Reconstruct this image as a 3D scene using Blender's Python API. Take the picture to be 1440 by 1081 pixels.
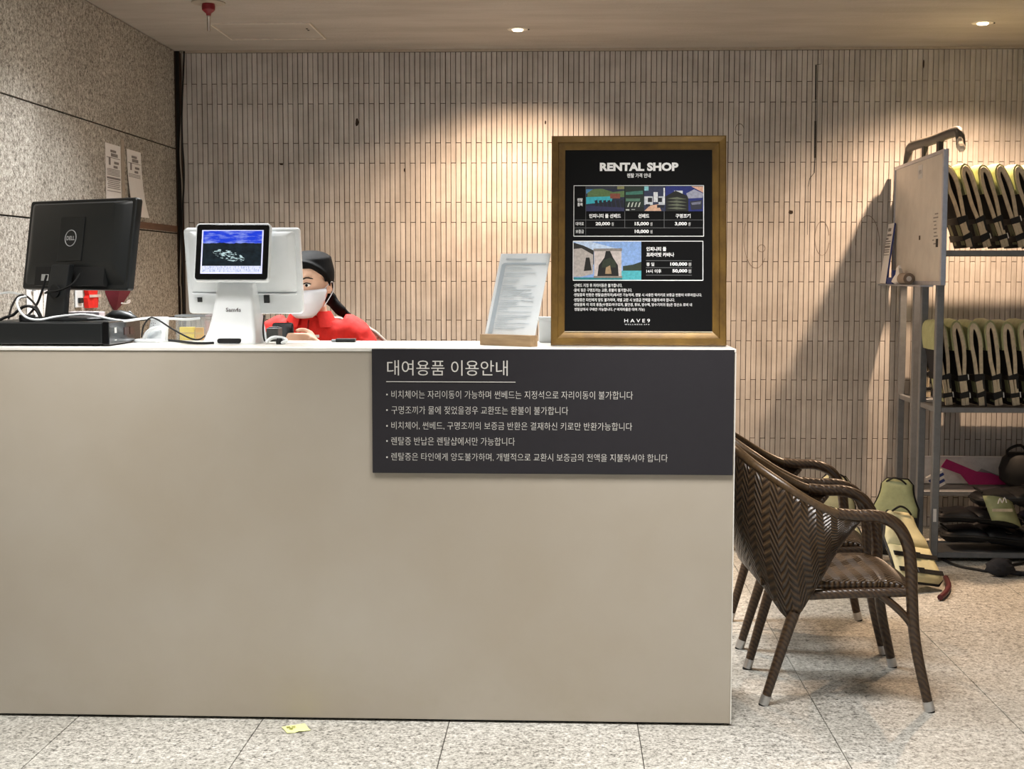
import bpy, bmesh, math, random
from mathutils import Vector, Matrix, Euler
random.seed(7)
for o in list(bpy.data.objects): bpy.data.objects.remove(o)
SC = bpy.context.scene
COL = SC.collection
R = math.radians

# ------------------------------------------------------------------ camera
F_PX, YAW, PITCH, ROLL, CAM_H = 1923.0, .0397, .0803, .001, 1.43
fwd = Vector((-math.sin(YAW)*math.cos(PITCH), math.cos(YAW)*math.cos(PITCH), -math.sin(PITCH)))
rgt = Vector((math.cos(YAW), math.sin(YAW), 0)); upv = rgt.cross(fwd)
cr, sr = math.cos(ROLL), math.sin(ROLL)
cam_x = cr*rgt + sr*upv; cam_y = -sr*rgt + cr*upv
cd = bpy.data.cameras.new('camera'); cam = bpy.data.objects.new('camera', cd); COL.objects.link(cam)
cd.sensor_fit = 'HORIZONTAL'; cd.sensor_width = 36; cd.lens = F_PX/1440*36; cd.clip_start = .05
cam.matrix_world = Matrix(((cam_x.x, cam_y.x, -fwd.x, 0), (cam_x.y, cam_y.y, -fwd.y, 0),
                           (cam_x.z, cam_y.z, -fwd.z, CAM_H), (0, 0, 0, 1)))
SC.camera = cam
EYE = Vector((0, 0, CAM_H))
def ray(px, py):
    return cam_x*((px-720)/F_PX) - cam_y*((py-540.5)/F_PX) + fwd
def at(px, py, Y): d = ray(px, py); return EYE + d*(Y/d.y)
def atz(px, py, z): d = ray(px, py); return EYE + d*((z-CAM_H)/d.z)
def atx(px, py, X): d = ray(px, py); return EYE + d*(X/d.x)
def pix(p):
    v = Vector(p)-EYE; w = v.dot(fwd)
    return 720+F_PX*v.dot(cam_x)/w, 540.5-F_PX*v.dot(cam_y)/w

# ------------------------------------------------------------------ world, exposure, hall lights
SC.view_settings.view_transform = 'Standard'; SC.view_settings.look = 'None'
SC.view_settings.gamma = 1; SC.view_settings.use_curve_mapping = False
SC.view_settings.exposure = 0.12
W = bpy.data.worlds.new('world'); SC.world = W; W.use_nodes = True
bg = W.node_tree.nodes['Background']; bg.inputs[0].default_value = (.86, .93, 1, 1); bg.inputs[1].default_value = .46
CEIL = 2.69; WALL_Y = 7.8; LEFT_X = -2.222; FRONT_Y = 4.268; TOP_Z = 1.2
HALL = [(-1.5, 3.6, 21, (1, .98, .96), 'over the left end of the counter front'), (.4, 3.55, 26, (1, .97, .95), 'over the middle of the counter front'), (2.3, 2.8, 15, (1, .97, .95), 'over the floor right of the counter front'),
        (.2, .4, 8, (1, .97, .94), 'far out in the hall'), (-1.3, 5.4, 36, (.95, .98, 1), 'behind the counter above the seated person'), (-.3, 5.6, 24, (.95, .98, 1), 'added behind the counter to brighten the tiled wall')]  # last panel is added out of view to lift the neutral light on the wall
SPOTS = [(-.257, 7.165, 250), (2.079, 7.065, 310)]
SPOT_COL = (1, .68, .44)

# ------------------------------------------------------------------ materials
def lin(c):
    c = c.lstrip('#'); r = [int(c[i:i+2], 16)/255 for i in (0, 2, 4)]
    return tuple((x/12.92 if x <= .04045 else ((x+.055)/1.055)**2.4) for x in r) + (1,)
MATS = {}
class NT:
    def __init__(s, name):
        s.m = bpy.data.materials.new(name); s.m.use_nodes = True; s.t = s.m.node_tree; s.b = s.t.nodes['Principled BSDF']
    def n(s, ty, **kw):
        nd = s.t.nodes.new(ty)
        for k, v in kw.items():
            if k.startswith('i_'): nd.inputs[int(k[2:]) if k[2:].isdigit() else k[2:].replace('_', ' ')].default_value = v
            else: setattr(nd, k, v)
        return nd
    def l(s, a, b): s.t.links.new(a, b)
    def pos(s, scale=(1, 1, 1), src='world'):
        if src == 'world': o = s.n('ShaderNodeNewGeometry').outputs['Position']
        elif src == 'uv': o = s.n('ShaderNodeTexCoord').outputs['UV']
        elif src == 'gen': o = s.n('ShaderNodeTexCoord').outputs['Generated']
        else: o = s.n('ShaderNodeTexCoord').outputs['Object']
        mp = s.n('ShaderNodeMapping'); mp.inputs['Scale'].default_value = scale; s.l(o, mp.inputs[0]); return mp.outputs[0]
    def noise(s, vec, scale, detail=3, rough=.6):
        nd = s.n('ShaderNodeTexNoise'); nd.inputs['Scale'].default_value = scale; nd.inputs['Detail'].default_value = detail
        nd.inputs['Roughness'].default_value = rough; s.l(vec, nd.inputs['Vector']); return nd.outputs[0]
    def ramp(s, fac, stops):
        nd = s.n('ShaderNodeValToRGB'); e = nd.color_ramp.elements
        while len(e) < len(stops): e.new(.5)
        for el, (p, c) in zip(e, stops): el.position = p; el.color = c
        s.l(fac, nd.inputs[0]); return nd.outputs[0]
    def mix(s, fac, a, b, mode='MIX'):
        nd = s.n('ShaderNodeMix', data_type='RGBA', blend_type=mode)
        for i, v in ((0, fac), (6, a), (7, b)):
            if isinstance(v, (int, float, tuple)): nd.inputs[i].default_value = v
            else: s.l(v, nd.inputs[i])
        return nd.outputs[2]
    def math(s, op, a, b=0., clamp=False):
        nd = s.n('ShaderNodeMath', operation=op, use_clamp=clamp)
        for i, v in ((0, a), (1, b)):
            if isinstance(v, (int, float)): nd.inputs[i].default_value = v
            else: s.l(v, nd.inputs[i])
        return nd.outputs[0]
    def bump(s, h, strength=.3, dist=.002):
        nd = s.n('ShaderNodeBump'); nd.inputs['Strength'].default_value = strength; nd.inputs['Distance'].default_value = dist
        s.l(h, nd.inputs['Height']); s.l(nd.outputs[0], s.b.inputs['Normal'])
    def fin(s, col, rough=.5, metal=0, spec=.5):
        if isinstance(col, tuple): s.b.inputs['Base Color'].default_value = col
        else: s.l(col, s.b.inputs['Base Color'])
        s.b.inputs['Roughness'].default_value = rough; s.b.inputs['Metallic'].default_value = metal
        s.b.inputs['Specular IOR Level'].default_value = spec
        return s.m
def mat(name, col='#888888', rough=.5, metal=0, var=.06, scale=30, bump=0, emit=0, spec=.5):
    if name in MATS: return MATS[name]
    t = NT(name); c = lin(col)
    p = t.pos(src='obj'); nz = t.noise(p, scale, 3)
    lo = tuple(x*(1-var*2) for x in c[:3])+(1,); hi = tuple(min(1, x*(1+var)) for x in c[:3])+(1,)
    cc = t.ramp(nz, [(.3, lo), (.7, hi)])
    m = t.fin(cc, rough, metal, spec)
    if bump: t.bump(nz, bump, .002)
    if emit:
        t.l(cc, t.b.inputs['Emission Color']); t.b.inputs['Emission Strength'].default_value = emit
    MATS[name] = m; return m

def m_granite(name, cols, warm=None, sc=1.0, rough=.55):
    t = NT(name); p = t.pos()
    n1 = t.noise(p, 150*sc, 2, .7); n2 = t.noise(p, 55*sc, 2, .6); n3 = t.noise(p, 2.2, 3, .5)
    a = t.math('ADD', t.math('MULTIPLY', n1, .6), t.math('MULTIPLY', n2, .4))
    c = t.ramp(a, [(.36, lin(cols[0])), (.46, lin(cols[1])), (.56, lin(cols[2])), (.66, lin(cols[3]))])
    c = t.mix(.35, c, t.ramp(n3, [(.35, lin(cols[4])), (.65, (1, 1, 1, 1))]), 'MULTIPLY')
    m = t.fin(c, rough); t.bump(a, .15, .001); MATS[name] = m; return m
M_FLOOR = m_granite('floor_granite', ['#504e49', '#9e9c94', '#c0beb6', '#dcdad3', '#c0bcb3'], sc=.7, rough=.5)
M_STONE = m_granite('wall_granite', ['#4a4640', '#958f85', '#bbb7ad', '#dcd9d1', '#b5afa6'], sc=.85, rough=.62)

def m_tile():
    t = NT('finger_tile'); p = t.pos()
    oi = t.n('ShaderNodeObjectInfo').outputs['Random']; gi = t.n('ShaderNodeNewGeometry').outputs['Random Per Island']
    r = t.math('FRACT', t.math('ADD', oi, t.math('MULTIPLY', gi, 7.3)))
    n = t.noise(p, 6, 4, .6); n2 = t.noise(t.pos((90, 90, 4)), 1, 3)
    c = t.ramp(r, [(0, lin('#bcb8b4')), (.5, lin('#c4c0bc')), (1, lin('#ccc8c4'))])
    c = t.mix(.30, c, t.ramp(n, [(.35, lin('#aaa39c')), (.62, (1, 1, 1, 1))]), 'MULTIPLY')
    c = t.mix(.18, c, t.ramp(n2, [(.35, lin('#96908a')), (.6, (1, 1, 1, 1))]), 'MULTIPLY')
    m = t.fin(c, .55); t.bump(n2, .12, .001); return m
def m_grout():
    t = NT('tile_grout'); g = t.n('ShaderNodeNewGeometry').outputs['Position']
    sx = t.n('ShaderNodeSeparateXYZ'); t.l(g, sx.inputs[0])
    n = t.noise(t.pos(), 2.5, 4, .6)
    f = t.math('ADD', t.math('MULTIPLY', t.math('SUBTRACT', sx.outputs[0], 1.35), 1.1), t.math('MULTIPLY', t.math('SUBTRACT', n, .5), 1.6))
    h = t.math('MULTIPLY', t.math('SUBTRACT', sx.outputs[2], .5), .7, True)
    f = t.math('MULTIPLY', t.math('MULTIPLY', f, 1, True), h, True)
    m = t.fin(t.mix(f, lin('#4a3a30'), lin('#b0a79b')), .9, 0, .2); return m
M_TILE = m_tile(); M_GROUT = m_grout()
def m_ceiling():
    t = NT('ceiling_paint'); p = t.pos(); n = t.noise(p, 45, 4, .65); n2 = t.noise(t.pos((1, 4, 1)), 1.6, 4)
    c = t.mix(.4, lin('#b5b0a9'), t.ramp(n2, [(.3, lin('#b5ab9d')), (.7, (1, 1, 1, 1))]), 'MULTIPLY')
    m = t.fin(c, .7); t.bump(n, .5, .006); return m
M_CEIL = m_ceiling()
def m_counter():
    t = NT('counter_laminate'); p = t.pos(); n = t.noise(p, 1.7, 4, .55); n2 = t.noise(p, 9, 5, .7)
    sx = t.n('ShaderNodeSeparateXYZ'); t.l(t.n('ShaderNodeNewGeometry').outputs['Position'], sx.inputs[0])
    low = t.math('MULTIPLY', t.math('SUBTRACT', .30, sx.outputs[2]), 2.5, True)
    scuff = t.math('MULTIPLY', low, t.math('MULTIPLY', t.math('SUBTRACT', n2, .47), 4, True), True)
    c = t.mix(.5, lin('#b4ac9f'), t.ramp(n, [(.3, lin('#e6ddcf')), (.7, (1, 1, 1, 1))]), 'MULTIPLY')
    c = t.mix(t.math('MULTIPLY', scuff, .4), c, lin('#a39a86'))
    return t.fin(c, .42)
M_COUNTER = m_counter()
M_TOP = mat('counter_top_white', '#efece4', .3, var=.02)
M_BLACKGAP = mat('black_gap', '#0a0908', .9)
M_SIGN = mat('sign_charcoal', '#29272b', .6, var=.03, spec=.3)
M_LET = mat('sign_lettering', '#d9d6d0', .5, var=.02)
M_WLET = mat('white_lettering', '#ffffff', .5, var=.01)
M_POSTER = mat('poster_black', '#070708', .6, var=.02, spec=.15)
def m_wood(name, a, b, stretch=(4, 60, 60), rough=.4, metal=0):
    t = NT(name); p = t.pos(stretch, 'obj'); n = t.noise(p, 1.0, 5, .65)
    c = t.ramp(n, [(.3, lin(a)), (.7, lin(b))]); m = t.fin(c, rough, metal); t.bump(n, .15, .001); return m
M_GOLDWOOD = m_wood('gilt_wood', '#5a4220', '#83652f', (10, 60, 10), .36, .3)
M_OAK = m_wood('oak_block', '#8b7153', '#b0946f', (8, 70, 70), .5)
M_STRIPWOOD = m_wood('brown_strip', '#5a4030', '#7b5c49', (30, 3, 30), .6)
M_BLACK = mat('black_plastic', '#121516', .42, var=.05)
M_BLACKM = mat('black_matte', '#0b0c0d', .7, var=.1)
M_GLOSSBLK = mat('gloss_black', '#0a0a0c', .15, var=.02)
M_WHITE = mat('white_plastic', '#e9edef', .32, var=.01)
M_GREYP = mat('grey_plastic', '#8f9498', .4)
M_PAPER = mat('white_paper', '#e6e4e2', .8, var=.02)
M_INK = mat('grey_ink', '#6b6668', .8)
M_INKL = mat('pale_ink', '#b4bfc8', .8, var=.02)
M_PAPERB = mat('pale_blue_paper', '#f0f6fa', .6, var=.01)
M_RED = mat('red_cloth', '#e2251b', .8, bump=.2, scale=60)
M_SKIN = mat('skin', '#f0c3a6', .5, var=.04)
M_HAIR = mat('black_hair', '#0a0807', .7, spec=.15, var=.2, scale=80, bump=.3)
M_MASK = mat('white_mask', '#f2f1f6', .8, var=.01)
M_STEEL = mat('grey_painted_steel', '#7d8084', .42, .35, var=.06)
M_CHROME = mat('leg_cap_metal', '#c8c8c8', .3, .9)
M_GLASSLAMP = mat('lamp_glow', '#ffe6bf', .4, emit=9)
M_PANELGLOW = mat('panel_glow', '#fff6ea', .4, emit=5)
M_NAVY = mat('navy_nylon', '#0d0f17', .75, var=.15, bump=.2, scale=25)
M_OLIVE = mat('olive_nylon', '#a2a87c', .6, var=.08, bump=.2, scale=25)
M_BEIGE = mat('beige_binding', '#cbbfa6', .7, var=.1, bump=.3, scale=40)
M_STRAP = mat('black_strap', '#080809', .6, var=.1)
M_MAROON = mat('maroon_cloth', '#6d1a2c', .8, bump=.2)
M_BLUE = mat('blue_card', '#2b3c7c', .5)
M_PINK = mat('magenta_plastic', '#b0206a', .5)
M_YELLOW = mat('yellow_card', '#e6c81e', .6)
M_NOTE = mat('yellow_note', '#e9ec9d', .8, var=.03)
M_DARKCLOTH = mat('charcoal_cloth', '#2a2b30', .9, var=.2, bump=.5, scale=40)
M_BOARDWHITE = mat('whiteboard_face', '#cfc9bf', .35, var=.06, scale=9)
M_ALU = mat('aluminium', '#b9bcc6', .35, .8)
M_REDPLASTIC = mat('red_plastic', '#7c1020', .4)
def m_wicker():
    t = NT('woven_rattan'); uv = t.n('ShaderNodeTexCoord').outputs['UV']; sx = t.n('ShaderNodeSeparateXYZ'); t.l(uv, sx.inputs[0])
    u = t.math('MULTIPLY', sx.outputs[0], 17); v = t.math('MULTIPLY', sx.outputs[1], 40)
    tri = t.math('ABSOLUTE', t.math('SUBTRACT', t.math('FRACT', u), .5))
    w = t.math('FRACT', t.math('ADD', v, t.math('MULTIPLY', tri, 3.0)))
    strand = t.math('SUBTRACT', 1, t.math('ABSOLUTE', t.math('MULTIPLY', t.math('SUBTRACT', w, .5), 2)))
    n = t.noise(t.pos(src='obj'), 14, 3); n2 = t.noise(t.pos(src='obj'), 90, 2)
    c = t.ramp(strand, [(0, lin('#150e08')), (.35, lin('#3e2d1d')), (.9, lin('#614c33'))])
    c = t.mix(.6, c, t.ramp(n2, [(.3, lin('#8b7a66')), (.7, (1, 1, 1, 1))]), 'MULTIPLY')
    c = t.mix(.4, c, t.ramp(n, [(.3, lin('#8b7a66')), (.7, (1, 1, 1, 1))]), 'MULTIPLY')
    m = t.fin(c, .34); t.bump(strand, .9, .004); return m
M_WICKER = m_wicker()
def m_wrap():
    t = NT('wrapped_rattan'); p = t.pos(src='obj'); wv = t.n('ShaderNodeTexWave', wave_type='BANDS', bands_direction='DIAGONAL')
    wv.inputs['Scale'].default_value = 34; wv.inputs['Distortion'].default_value = 4; t.l(p, wv.inputs[0])
    c = t.ramp(wv.outputs[1], [(0, lin('#33241a')), (1, lin('#4b3926'))]); m = t.fin(c, .33); t.bump(wv.outputs[1], .35, .002); return m
M_WRAP = m_wrap()
def m_glass(name, col='#dfe8ec', a=.25):
    t = NT(name); m = t.fin(lin(col), .08); t.b.inputs['Alpha'].default_value = a; return m
M_ACRYL = m_glass('clear_acrylic', '#f4f8fa', .10)
def m_screen():
    t = NT('resort_picture'); g = t.pos(src='gen'); sx = t.n('ShaderNodeSeparateXYZ'); t.l(g, sx.inputs[0])
    x, z = sx.outputs[0], sx.outputs[2]
    cl = t.noise(t.pos((2, 1, 6), 'gen'), 2, 4)
    sky = t.mix(t.math('MULTIPLY', t.math('SUBTRACT', cl, .47), 4, True), lin('#1c3fd8'), lin('#9fb0f0'))
    hz = t.math('ADD', .64, t.math('MULTIPLY', t.noise(t.pos((5, 0, 0), 'gen'), 1, 3), .12))
    land = t.ramp(t.noise(g, 9, 4), [(.3, lin('#0a1118')), (.7, lin('#1d2b33'))])
    dx = t.math('SUBTRACT', x, .45); dz = t.math('MULTIPLY', t.math('ADD', t.math('SUBTRACT', z, .40), t.math('MULTIPLY', dx, .35)), 2.3)
    d = t.math('ADD', t.math('MULTIPLY', dx, dx), t.math('MULTIPLY', dz, dz))
    blob = t.math('MULTIPLY', t.math('LESS_THAN', d, .075), t.math('GREATER_THAN', t.noise(t.pos((9, 1, 22), 'gen'), 1.4, 3), .53))
    land = t.mix(blob, land, lin('#c6dfe2'))
    c = t.mix(t.math('GREATER_THAN', z, hz), land, sky)
    bar = t.mix(t.math('GREATER_THAN', t.noise(t.pos((40, 1, 9), 'gen'), 1.5, 2), .56), lin('#e6eaff'), lin('#a9b6e0'))
    c = t.mix(t.math('LESS_THAN', z, .15), c, bar)
    t.fin((0, 0, 0, 1), .2); t.l(c, t.b.inputs['Emission Color']); t.b.inputs['Emission Strength'].default_value = .95; return t.m
M_SCREEN = m_screen()
def m_rough(name, col, emit=0): return mat(name, col, .6, var=.0)

# ------------------------------------------------------------------ mesh helpers
class MB:
    def __init__(s): s.v = []; s.f = []; s.m = []; s.uv = {}
    def add(s, vs, fs, mi=0, M=None):
        b = len(s.v); s.v += [tuple(M @ Vector(v)) if M else tuple(v) for v in vs]
        s.f += [tuple(i+b for i in f) for f in fs]; s.m += [mi]*len(fs); return s
    def box(s, c, d, M=None, mi=0):
        x, y, z = d[0]/2, d[1]/2, d[2]/2
        vs = [(c[0]+a*x, c[1]+b*y, c[2]+e*z) for a in (-1, 1) for b in (-1, 1) for e in (-1, 1)]
        return s.add(vs, [(0, 1, 3, 2), (4, 6, 7, 5), (0, 4, 5, 1), (2, 3, 7, 6), (0, 2, 6, 4), (1, 5, 7, 3)], mi, M)
    def bx(s, x0, x1, y0, y1, z0, z1, mi=0): return s.box(((x0+x1)/2, (y0+y1)/2, (z0+z1)/2), (x1-x0, y1-y0, z1-z0), None, mi)
    def loft(s, rings, cap=True, mi=0, closed=True, M=None):
        n = len(rings[0]); vs = [p for r in rings for p in r]; fs = []
        for i in range(len(rings)-1):
            for j in range(n if closed else n-1):
                a, b = i*n+j, i*n+(j+1) % n; fs.append((a, b, b+n, a+n))
        if cap: fs.append(tuple(range(n))[::-1]); fs.append(tuple((len(rings)-1)*n+j for j in range(n)))
        return s.add(vs, fs, mi, M)
    def tube(s, pts, r, n=8, cap=True, mi=0, flat=1.0, M=None):
        pts = [Vector(p) for p in pts]; k = len(pts); rs = r if isinstance(r, (list, tuple)) else [r]*k
        rings = []; prev = None
        for i, p in enumerate(pts):
            t = (pts[min(i+1, k-1)]-pts[max(i-1, 0)]).normalized()
            if prev is None:
                a = Vector((0, 0, 1)) if abs(t.z) < .9 else Vector((0, 1, 0)); u = t.cross(a).normalized()
            else:
                u = (prev - t*prev.dot(t)); u = u.normalized() if u.length > 1e-6 else t.orthogonal().normalized()
            prev = u; w = t.cross(u)
            rings.append([p + u*(rs[i]*math.cos(2*math.pi*j/n)) + w*(rs[i]*flat*math.sin(2*math.pi*j/n)) for j in range(n)])
        return s.loft(rings, cap, mi, True, M)
    def prism(s, poly, y0, y1, mi=0, M=None):           # polygon in x,z extruded along y
        n = len(poly); vs = [(x, y0, z) for x, z in poly]+[(x, y1, z) for x, z in poly]
        fs = [tuple(range(n)), tuple(range(n, 2*n))[::-1]]+[(j, j+n, (j+1) % n+n, (j+1) % n) for j in range(n)]
        return s.add(vs, fs, mi, M)
    def lathe(s, prof, n=20, c=(0, 0, 0), mi=0, M=None):   # (r,z) profile about z
        return s.loft([[(c[0]+r*math.cos(2*math.pi*j/n), c[1]+r*math.sin(2*math.pi*j/n), c[2]+z) for j in range(n)] for r, z in prof], True, mi, True, M)
    def mesh(s, name, mats, bevel=0, smooth=None, seg=2):
        me = bpy.data.meshes.new(name); me.from_pydata(s.v, [], s.f)
        for m in (mats if isinstance(mats, (list, tuple)) else [mats]): me.materials.append(m)
        for p, i in zip(me.polygons, s.m): p.material_index = i
        bm = bmesh.new(); bm.from_mesh(me)
        bmesh.ops.recalc_face_normals(bm, faces=bm.faces)
        if bevel:
            es = [e for e in bm.edges if len(e.link_faces) == 2 and e.calc_face_angle(0) > .5]
            bmesh.ops.bevel(bm, geom=es, offset=bevel, segments=seg, profile=.5, affect='EDGES', clamp_overlap=True)
        bm.to_mesh(me); bm.free()
        if smooth:
            for p in me.polygons: p.use_smooth = True
            me.set_sharp_from_angle(angle=R(smooth))
        return me
    def build(s, name, mats, parent=None, bevel=0, smooth=None, seg=2):
        return link(name, s.mesh(name, mats, bevel, smooth, seg), parent)
def link(name, data, parent=None):
    o = bpy.data.objects.new(name, data); COL.objects.link(o)
    if parent: o.parent = parent
    return o
def tag(o, label=None, cat=None, group=None, kind=None):
    for k, v in (('label', label), ('category', cat), ('group', group), ('kind', kind)):
        if v: o[k] = v
    return o
def thing(name, label, cat, loc=(0, 0, 0), rz=0, tilt=0, group=None, ry=0):
    o = link(name, None); o.location = loc; o.rotation_euler = (Matrix.Rotation(R(rz), 3, 'Z') @ Matrix.Rotation(R(tilt), 3, 'X') @ Matrix.Rotation(R(ry), 3, 'Y')).to_euler()
    o.empty_display_size = .05
    return tag(o, label, cat, group)
def mw(o): return Matrix.Translation(o.location) @ o.rotation_euler.to_matrix().to_4x4()
def on(o, px, py, y=0.):            # pixel -> local (x, z) on the thing's own front plane
    Mi = mw(o).inverted(); a = Mi @ EYE; d = Mi.to_3x3() @ ray(px, py); t = (y-a.y)/d.y; p = a+d*t
    return p.x, p.z
def copy_tree(o, parent=None):
    c = o.copy(); COL.objects.link(c); c.parent = parent
    for ch in [x for x in bpy.data.objects if x.parent == o]: copy_tree(ch, c)
    return c
def catmull(pts, n=8):
    P = [Vector(p) for p in pts]; out = []
    for i in range(len(P)-1):
        a, b, c, d = P[max(i-1, 0)], P[i], P[i+1], P[min(i+2, len(P)-1)]
        for k in range(n):
            t = k/n; out.append(.5*((2*b)+(c-a)*t+(2*a-5*b+4*c-d)*t*t+(3*b-a-3*c+d)*t**3))
    out.append(P[-1]); return out
def text(s, m, parent, box=None, y=-.001, bold=0, name='lettering', height=None, pos=None, align='LEFT', xs=1.0, z=None, M=None):
    """flat lettering; box = local (x0, x1, z0, z1) that it fills"""
    cu = bpy.data.curves.new('t', 'FONT'); cu.body = s; cu.size = 1; cu.resolution_u = 3; cu.offset = bold; cu.fill_mode = 'FRONT'
    ob = bpy.data.objects.new('t', cu); COL.objects.link(ob)
    bpy.context.view_layer.update()
    me = bpy.data.meshes.new_from_object(ob.evaluated_get(bpy.context.evaluated_depsgraph_get()))
    bpy.data.objects.remove(ob); bpy.data.curves.remove(cu)
    xs_ = [v.co.x for v in me.vertices]; ys_ = [v.co.y for v in me.vertices]
    a, b, c, d = min(xs_), max(xs_), min(ys_), max(ys_)
    x0, x1, z0, z1 = box
    for v in me.vertices:
        v.co = Vector((x0+(v.co.x-a)/(b-a)*(x1-x0), y, z0+(v.co.y-c)/(d-c)*(z1-z0)))
    me.materials.clear(); me.materials.append(m)
    for p in me.polygons: p.material_index = 0
    o = link(name, me, parent)
    if M: me.transform(M)
    return o


def quad(o, name, m, px4, y=-.0006, parent=None):     # flat print patch through four pixels on the plane of o
    pts = [on(o, *p, y) for p in px4]
    return MB().add([(p[0], y, p[1]) for p in pts], [tuple(range(len(pts)))]).build(name, m, parent or o)
def pxbox(o, x0, y0, x1, y1, y=-.001):
    xm = (x0+x1)/2; return (on(o, x0, y1, y)[0], on(o, x1, y0, y)[0], on(o, xm, y1, y)[1], on(o, xm, y0, y)[1])
# ==PART2==

# ================================================================== the setting
X_R = 4.6; Y_N = -2.2
def struct(o, label, cat): return tag(o, label, cat, kind='structure')
# floor slab and tiles 0.6 x 1.2
floor = struct(MB().bx(LEFT_X-.1, X_R, Y_N, WALL_Y+.1, -.06, -.004).build('floor', mat('floor_joint', '#4b4741', .9)), 'pale speckled granite tile floor', 'floor')
fm = {}
def floor_tile(x0, x1, y0, y1):
    key = (round(x1-x0, 3), round(y1-y0, 3))
    if key not in fm:
        fm[key] = MB().box((0, 0, -.0075), (x1-x0-.003, y1-y0-.003, .015)).mesh('tile', M_FLOOR, .0008, seg=1)
    o = link('tile', fm[key], floor); o.location = ((x0+x1)/2, (y0+y1)/2, 0)
ys = [Y_N, -.6, .65, 1.85, 3.05, 4.258, 5.468, 6.68, WALL_Y]
x0 = -.978-.6*2
xs = [LEFT_X] + [x0+.6025*i for i in range(0, 12)]
xs = [x for x in xs if x < X_R-.05]+[X_R]
for i in range(len(xs)-1):
    if xs[i+1]-xs[i] < .01: continue
    for j in range(len(ys)-1): floor_tile(xs[i], xs[i+1], ys[j], ys[j+1])
# ceiling
ceiling = struct(MB().bx(LEFT_X-.1, X_R, Y_N, WALL_Y+.1, CEIL, CEIL+.1).build('ceiling', M_CEIL), 'rough grey-beige painted ceiling', 'ceiling')
# back wall
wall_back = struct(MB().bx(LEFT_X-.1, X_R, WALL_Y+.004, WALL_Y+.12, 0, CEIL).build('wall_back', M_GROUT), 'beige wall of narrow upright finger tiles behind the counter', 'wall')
PIT, PER, GAP = .0289, .334, .0034
def tile_geo(h):
    w = PIT-GAP; b = .0012; d = .0065
    o_ = [(-w/2, 0, -h/2), (w/2, 0, -h/2), (w/2, 0, h/2), (-w/2, 0, h/2)]
    m_ = [(x, -d+b, z) for x, _, z in o_]; i_ = [(x-math.copysign(b, x), -d, z-math.copysign(b, z)) for x, _, z in o_]
    fs = [(8, 9, 10, 11)]
    for k in range(4):
        j = (k+1) % 4; fs += [(k, j, 4+j, 4+k), (4+k, 4+j, 8+j, 8+k)]
    return o_+m_+i_, fs
cols = []; xk = -2.175; k = 0
cands = []
while xk < X_R:
    base = 2.505 if k % 2 == 0 else 2.392
    zs = [CEIL-.012]+[base-PER*i for i in range(0, 9) if base-PER*i > .01]+[0]
    for a, b in zip(zs[:-1], zs[1:]):
        if a-b < .02: continue
        cands.append((xk, (a+b)/2, a-b-GAP))
    xk += PIT; k += 1
def score(c):
    px, py = pix((c[0], WALL_Y, c[1])); full = abs(c[2]-(PER-GAP)) < .003
    if not full: return -1
    if 1040 < px < 1235 and 70 < py < 600: return 3000+px
    if 1040 < px < 1430 and 70 < py < 190: return 3000+px
    if 480 < px < 690 and 70 < py < 440: return 2000+px
    if 270 < px < 770 and 70 < py < 300: return 1000+px
    return -1
best = sorted(range(len(cands)), key=lambda i: -score(cands[i]))[:300]; bset = set(i for i in best if score(cands[i]) > 0)
full_me = None; rest = MB()
for i, (x, z, h) in enumerate(cands):
    dx = random.uniform(-.0005, .0005); dy = random.uniform(-.0008, .0006)
    if i in bset:
        if full_me is None:
            v, f = tile_geo(PER-GAP); full_me = MB().add(v, f).mesh('tile', M_TILE)
        o = link('tile', full_me, wall_back); o.location = (x+dx, WALL_Y+.004+dy, z)
    else:
        v, f = tile_geo(h); rest.add(v, f, 0, Matrix.Translation((x+dx, WALL_Y+.004+dy, z)))
tag(rest.build('tile_field', M_TILE, wall_back), kind='stuff')
# crack in the tiles, stains of old adhesive
ck = [(1154, 68), (1154, 88), (1148, 92), (1147, 138), (1140, 142), (1139, 150), (1147, 165), (1147, 225), (1138, 228), (1137, 218), (1145, 243), (1138, 258), (1136, 275)]
ck = [(1155, 68), (1155, 90), (1147.5, 91), (1147, 140), (1146.5, 170), (1146, 222), (1145, 243), (1138.5, 251), (1136.5, 262), (1135.5, 330)]
mb = MB()
for (a, b), (c, d), w in zip(ck[:-1], ck[1:], [.5, .5, 2.0, 1.2, 2.4, 1.4, .8, .8, .4]):
    p, q = at(a, b, WALL_Y-.0033), at(c, d, WALL_Y-.0033); e = w*.0019
    dr = (q-p).normalized(); n_ = Vector((dr.z, 0, -dr.x))*e
    mb.add([p-n_, p+n_, q+n_, q-n_], [(0, 1, 2, 3)])
mb.build('crack', M_BLACKGAP, wall_back)
for cx, cy, w, h, a0, a1 in ((1063, 335, 17, 42, 150, 320), (1156, 335, 10, 24, 10, 350), (1220, 345, 17, 42, 0, 190), (1071, 349, 5, 5, 0, 360), (1040, 182, 6, 8, 20, 300)):
    pts = [at(cx+w*math.cos(R(a)), cy-h*math.sin(R(a)), WALL_Y-.0027) for a in range(a0, a1+1, 12)]
    MB().tube(pts, .0016, 4).build('adhesive_mark', mat('old_adhesive', '#7d7166', .8), wall_back)
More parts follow.
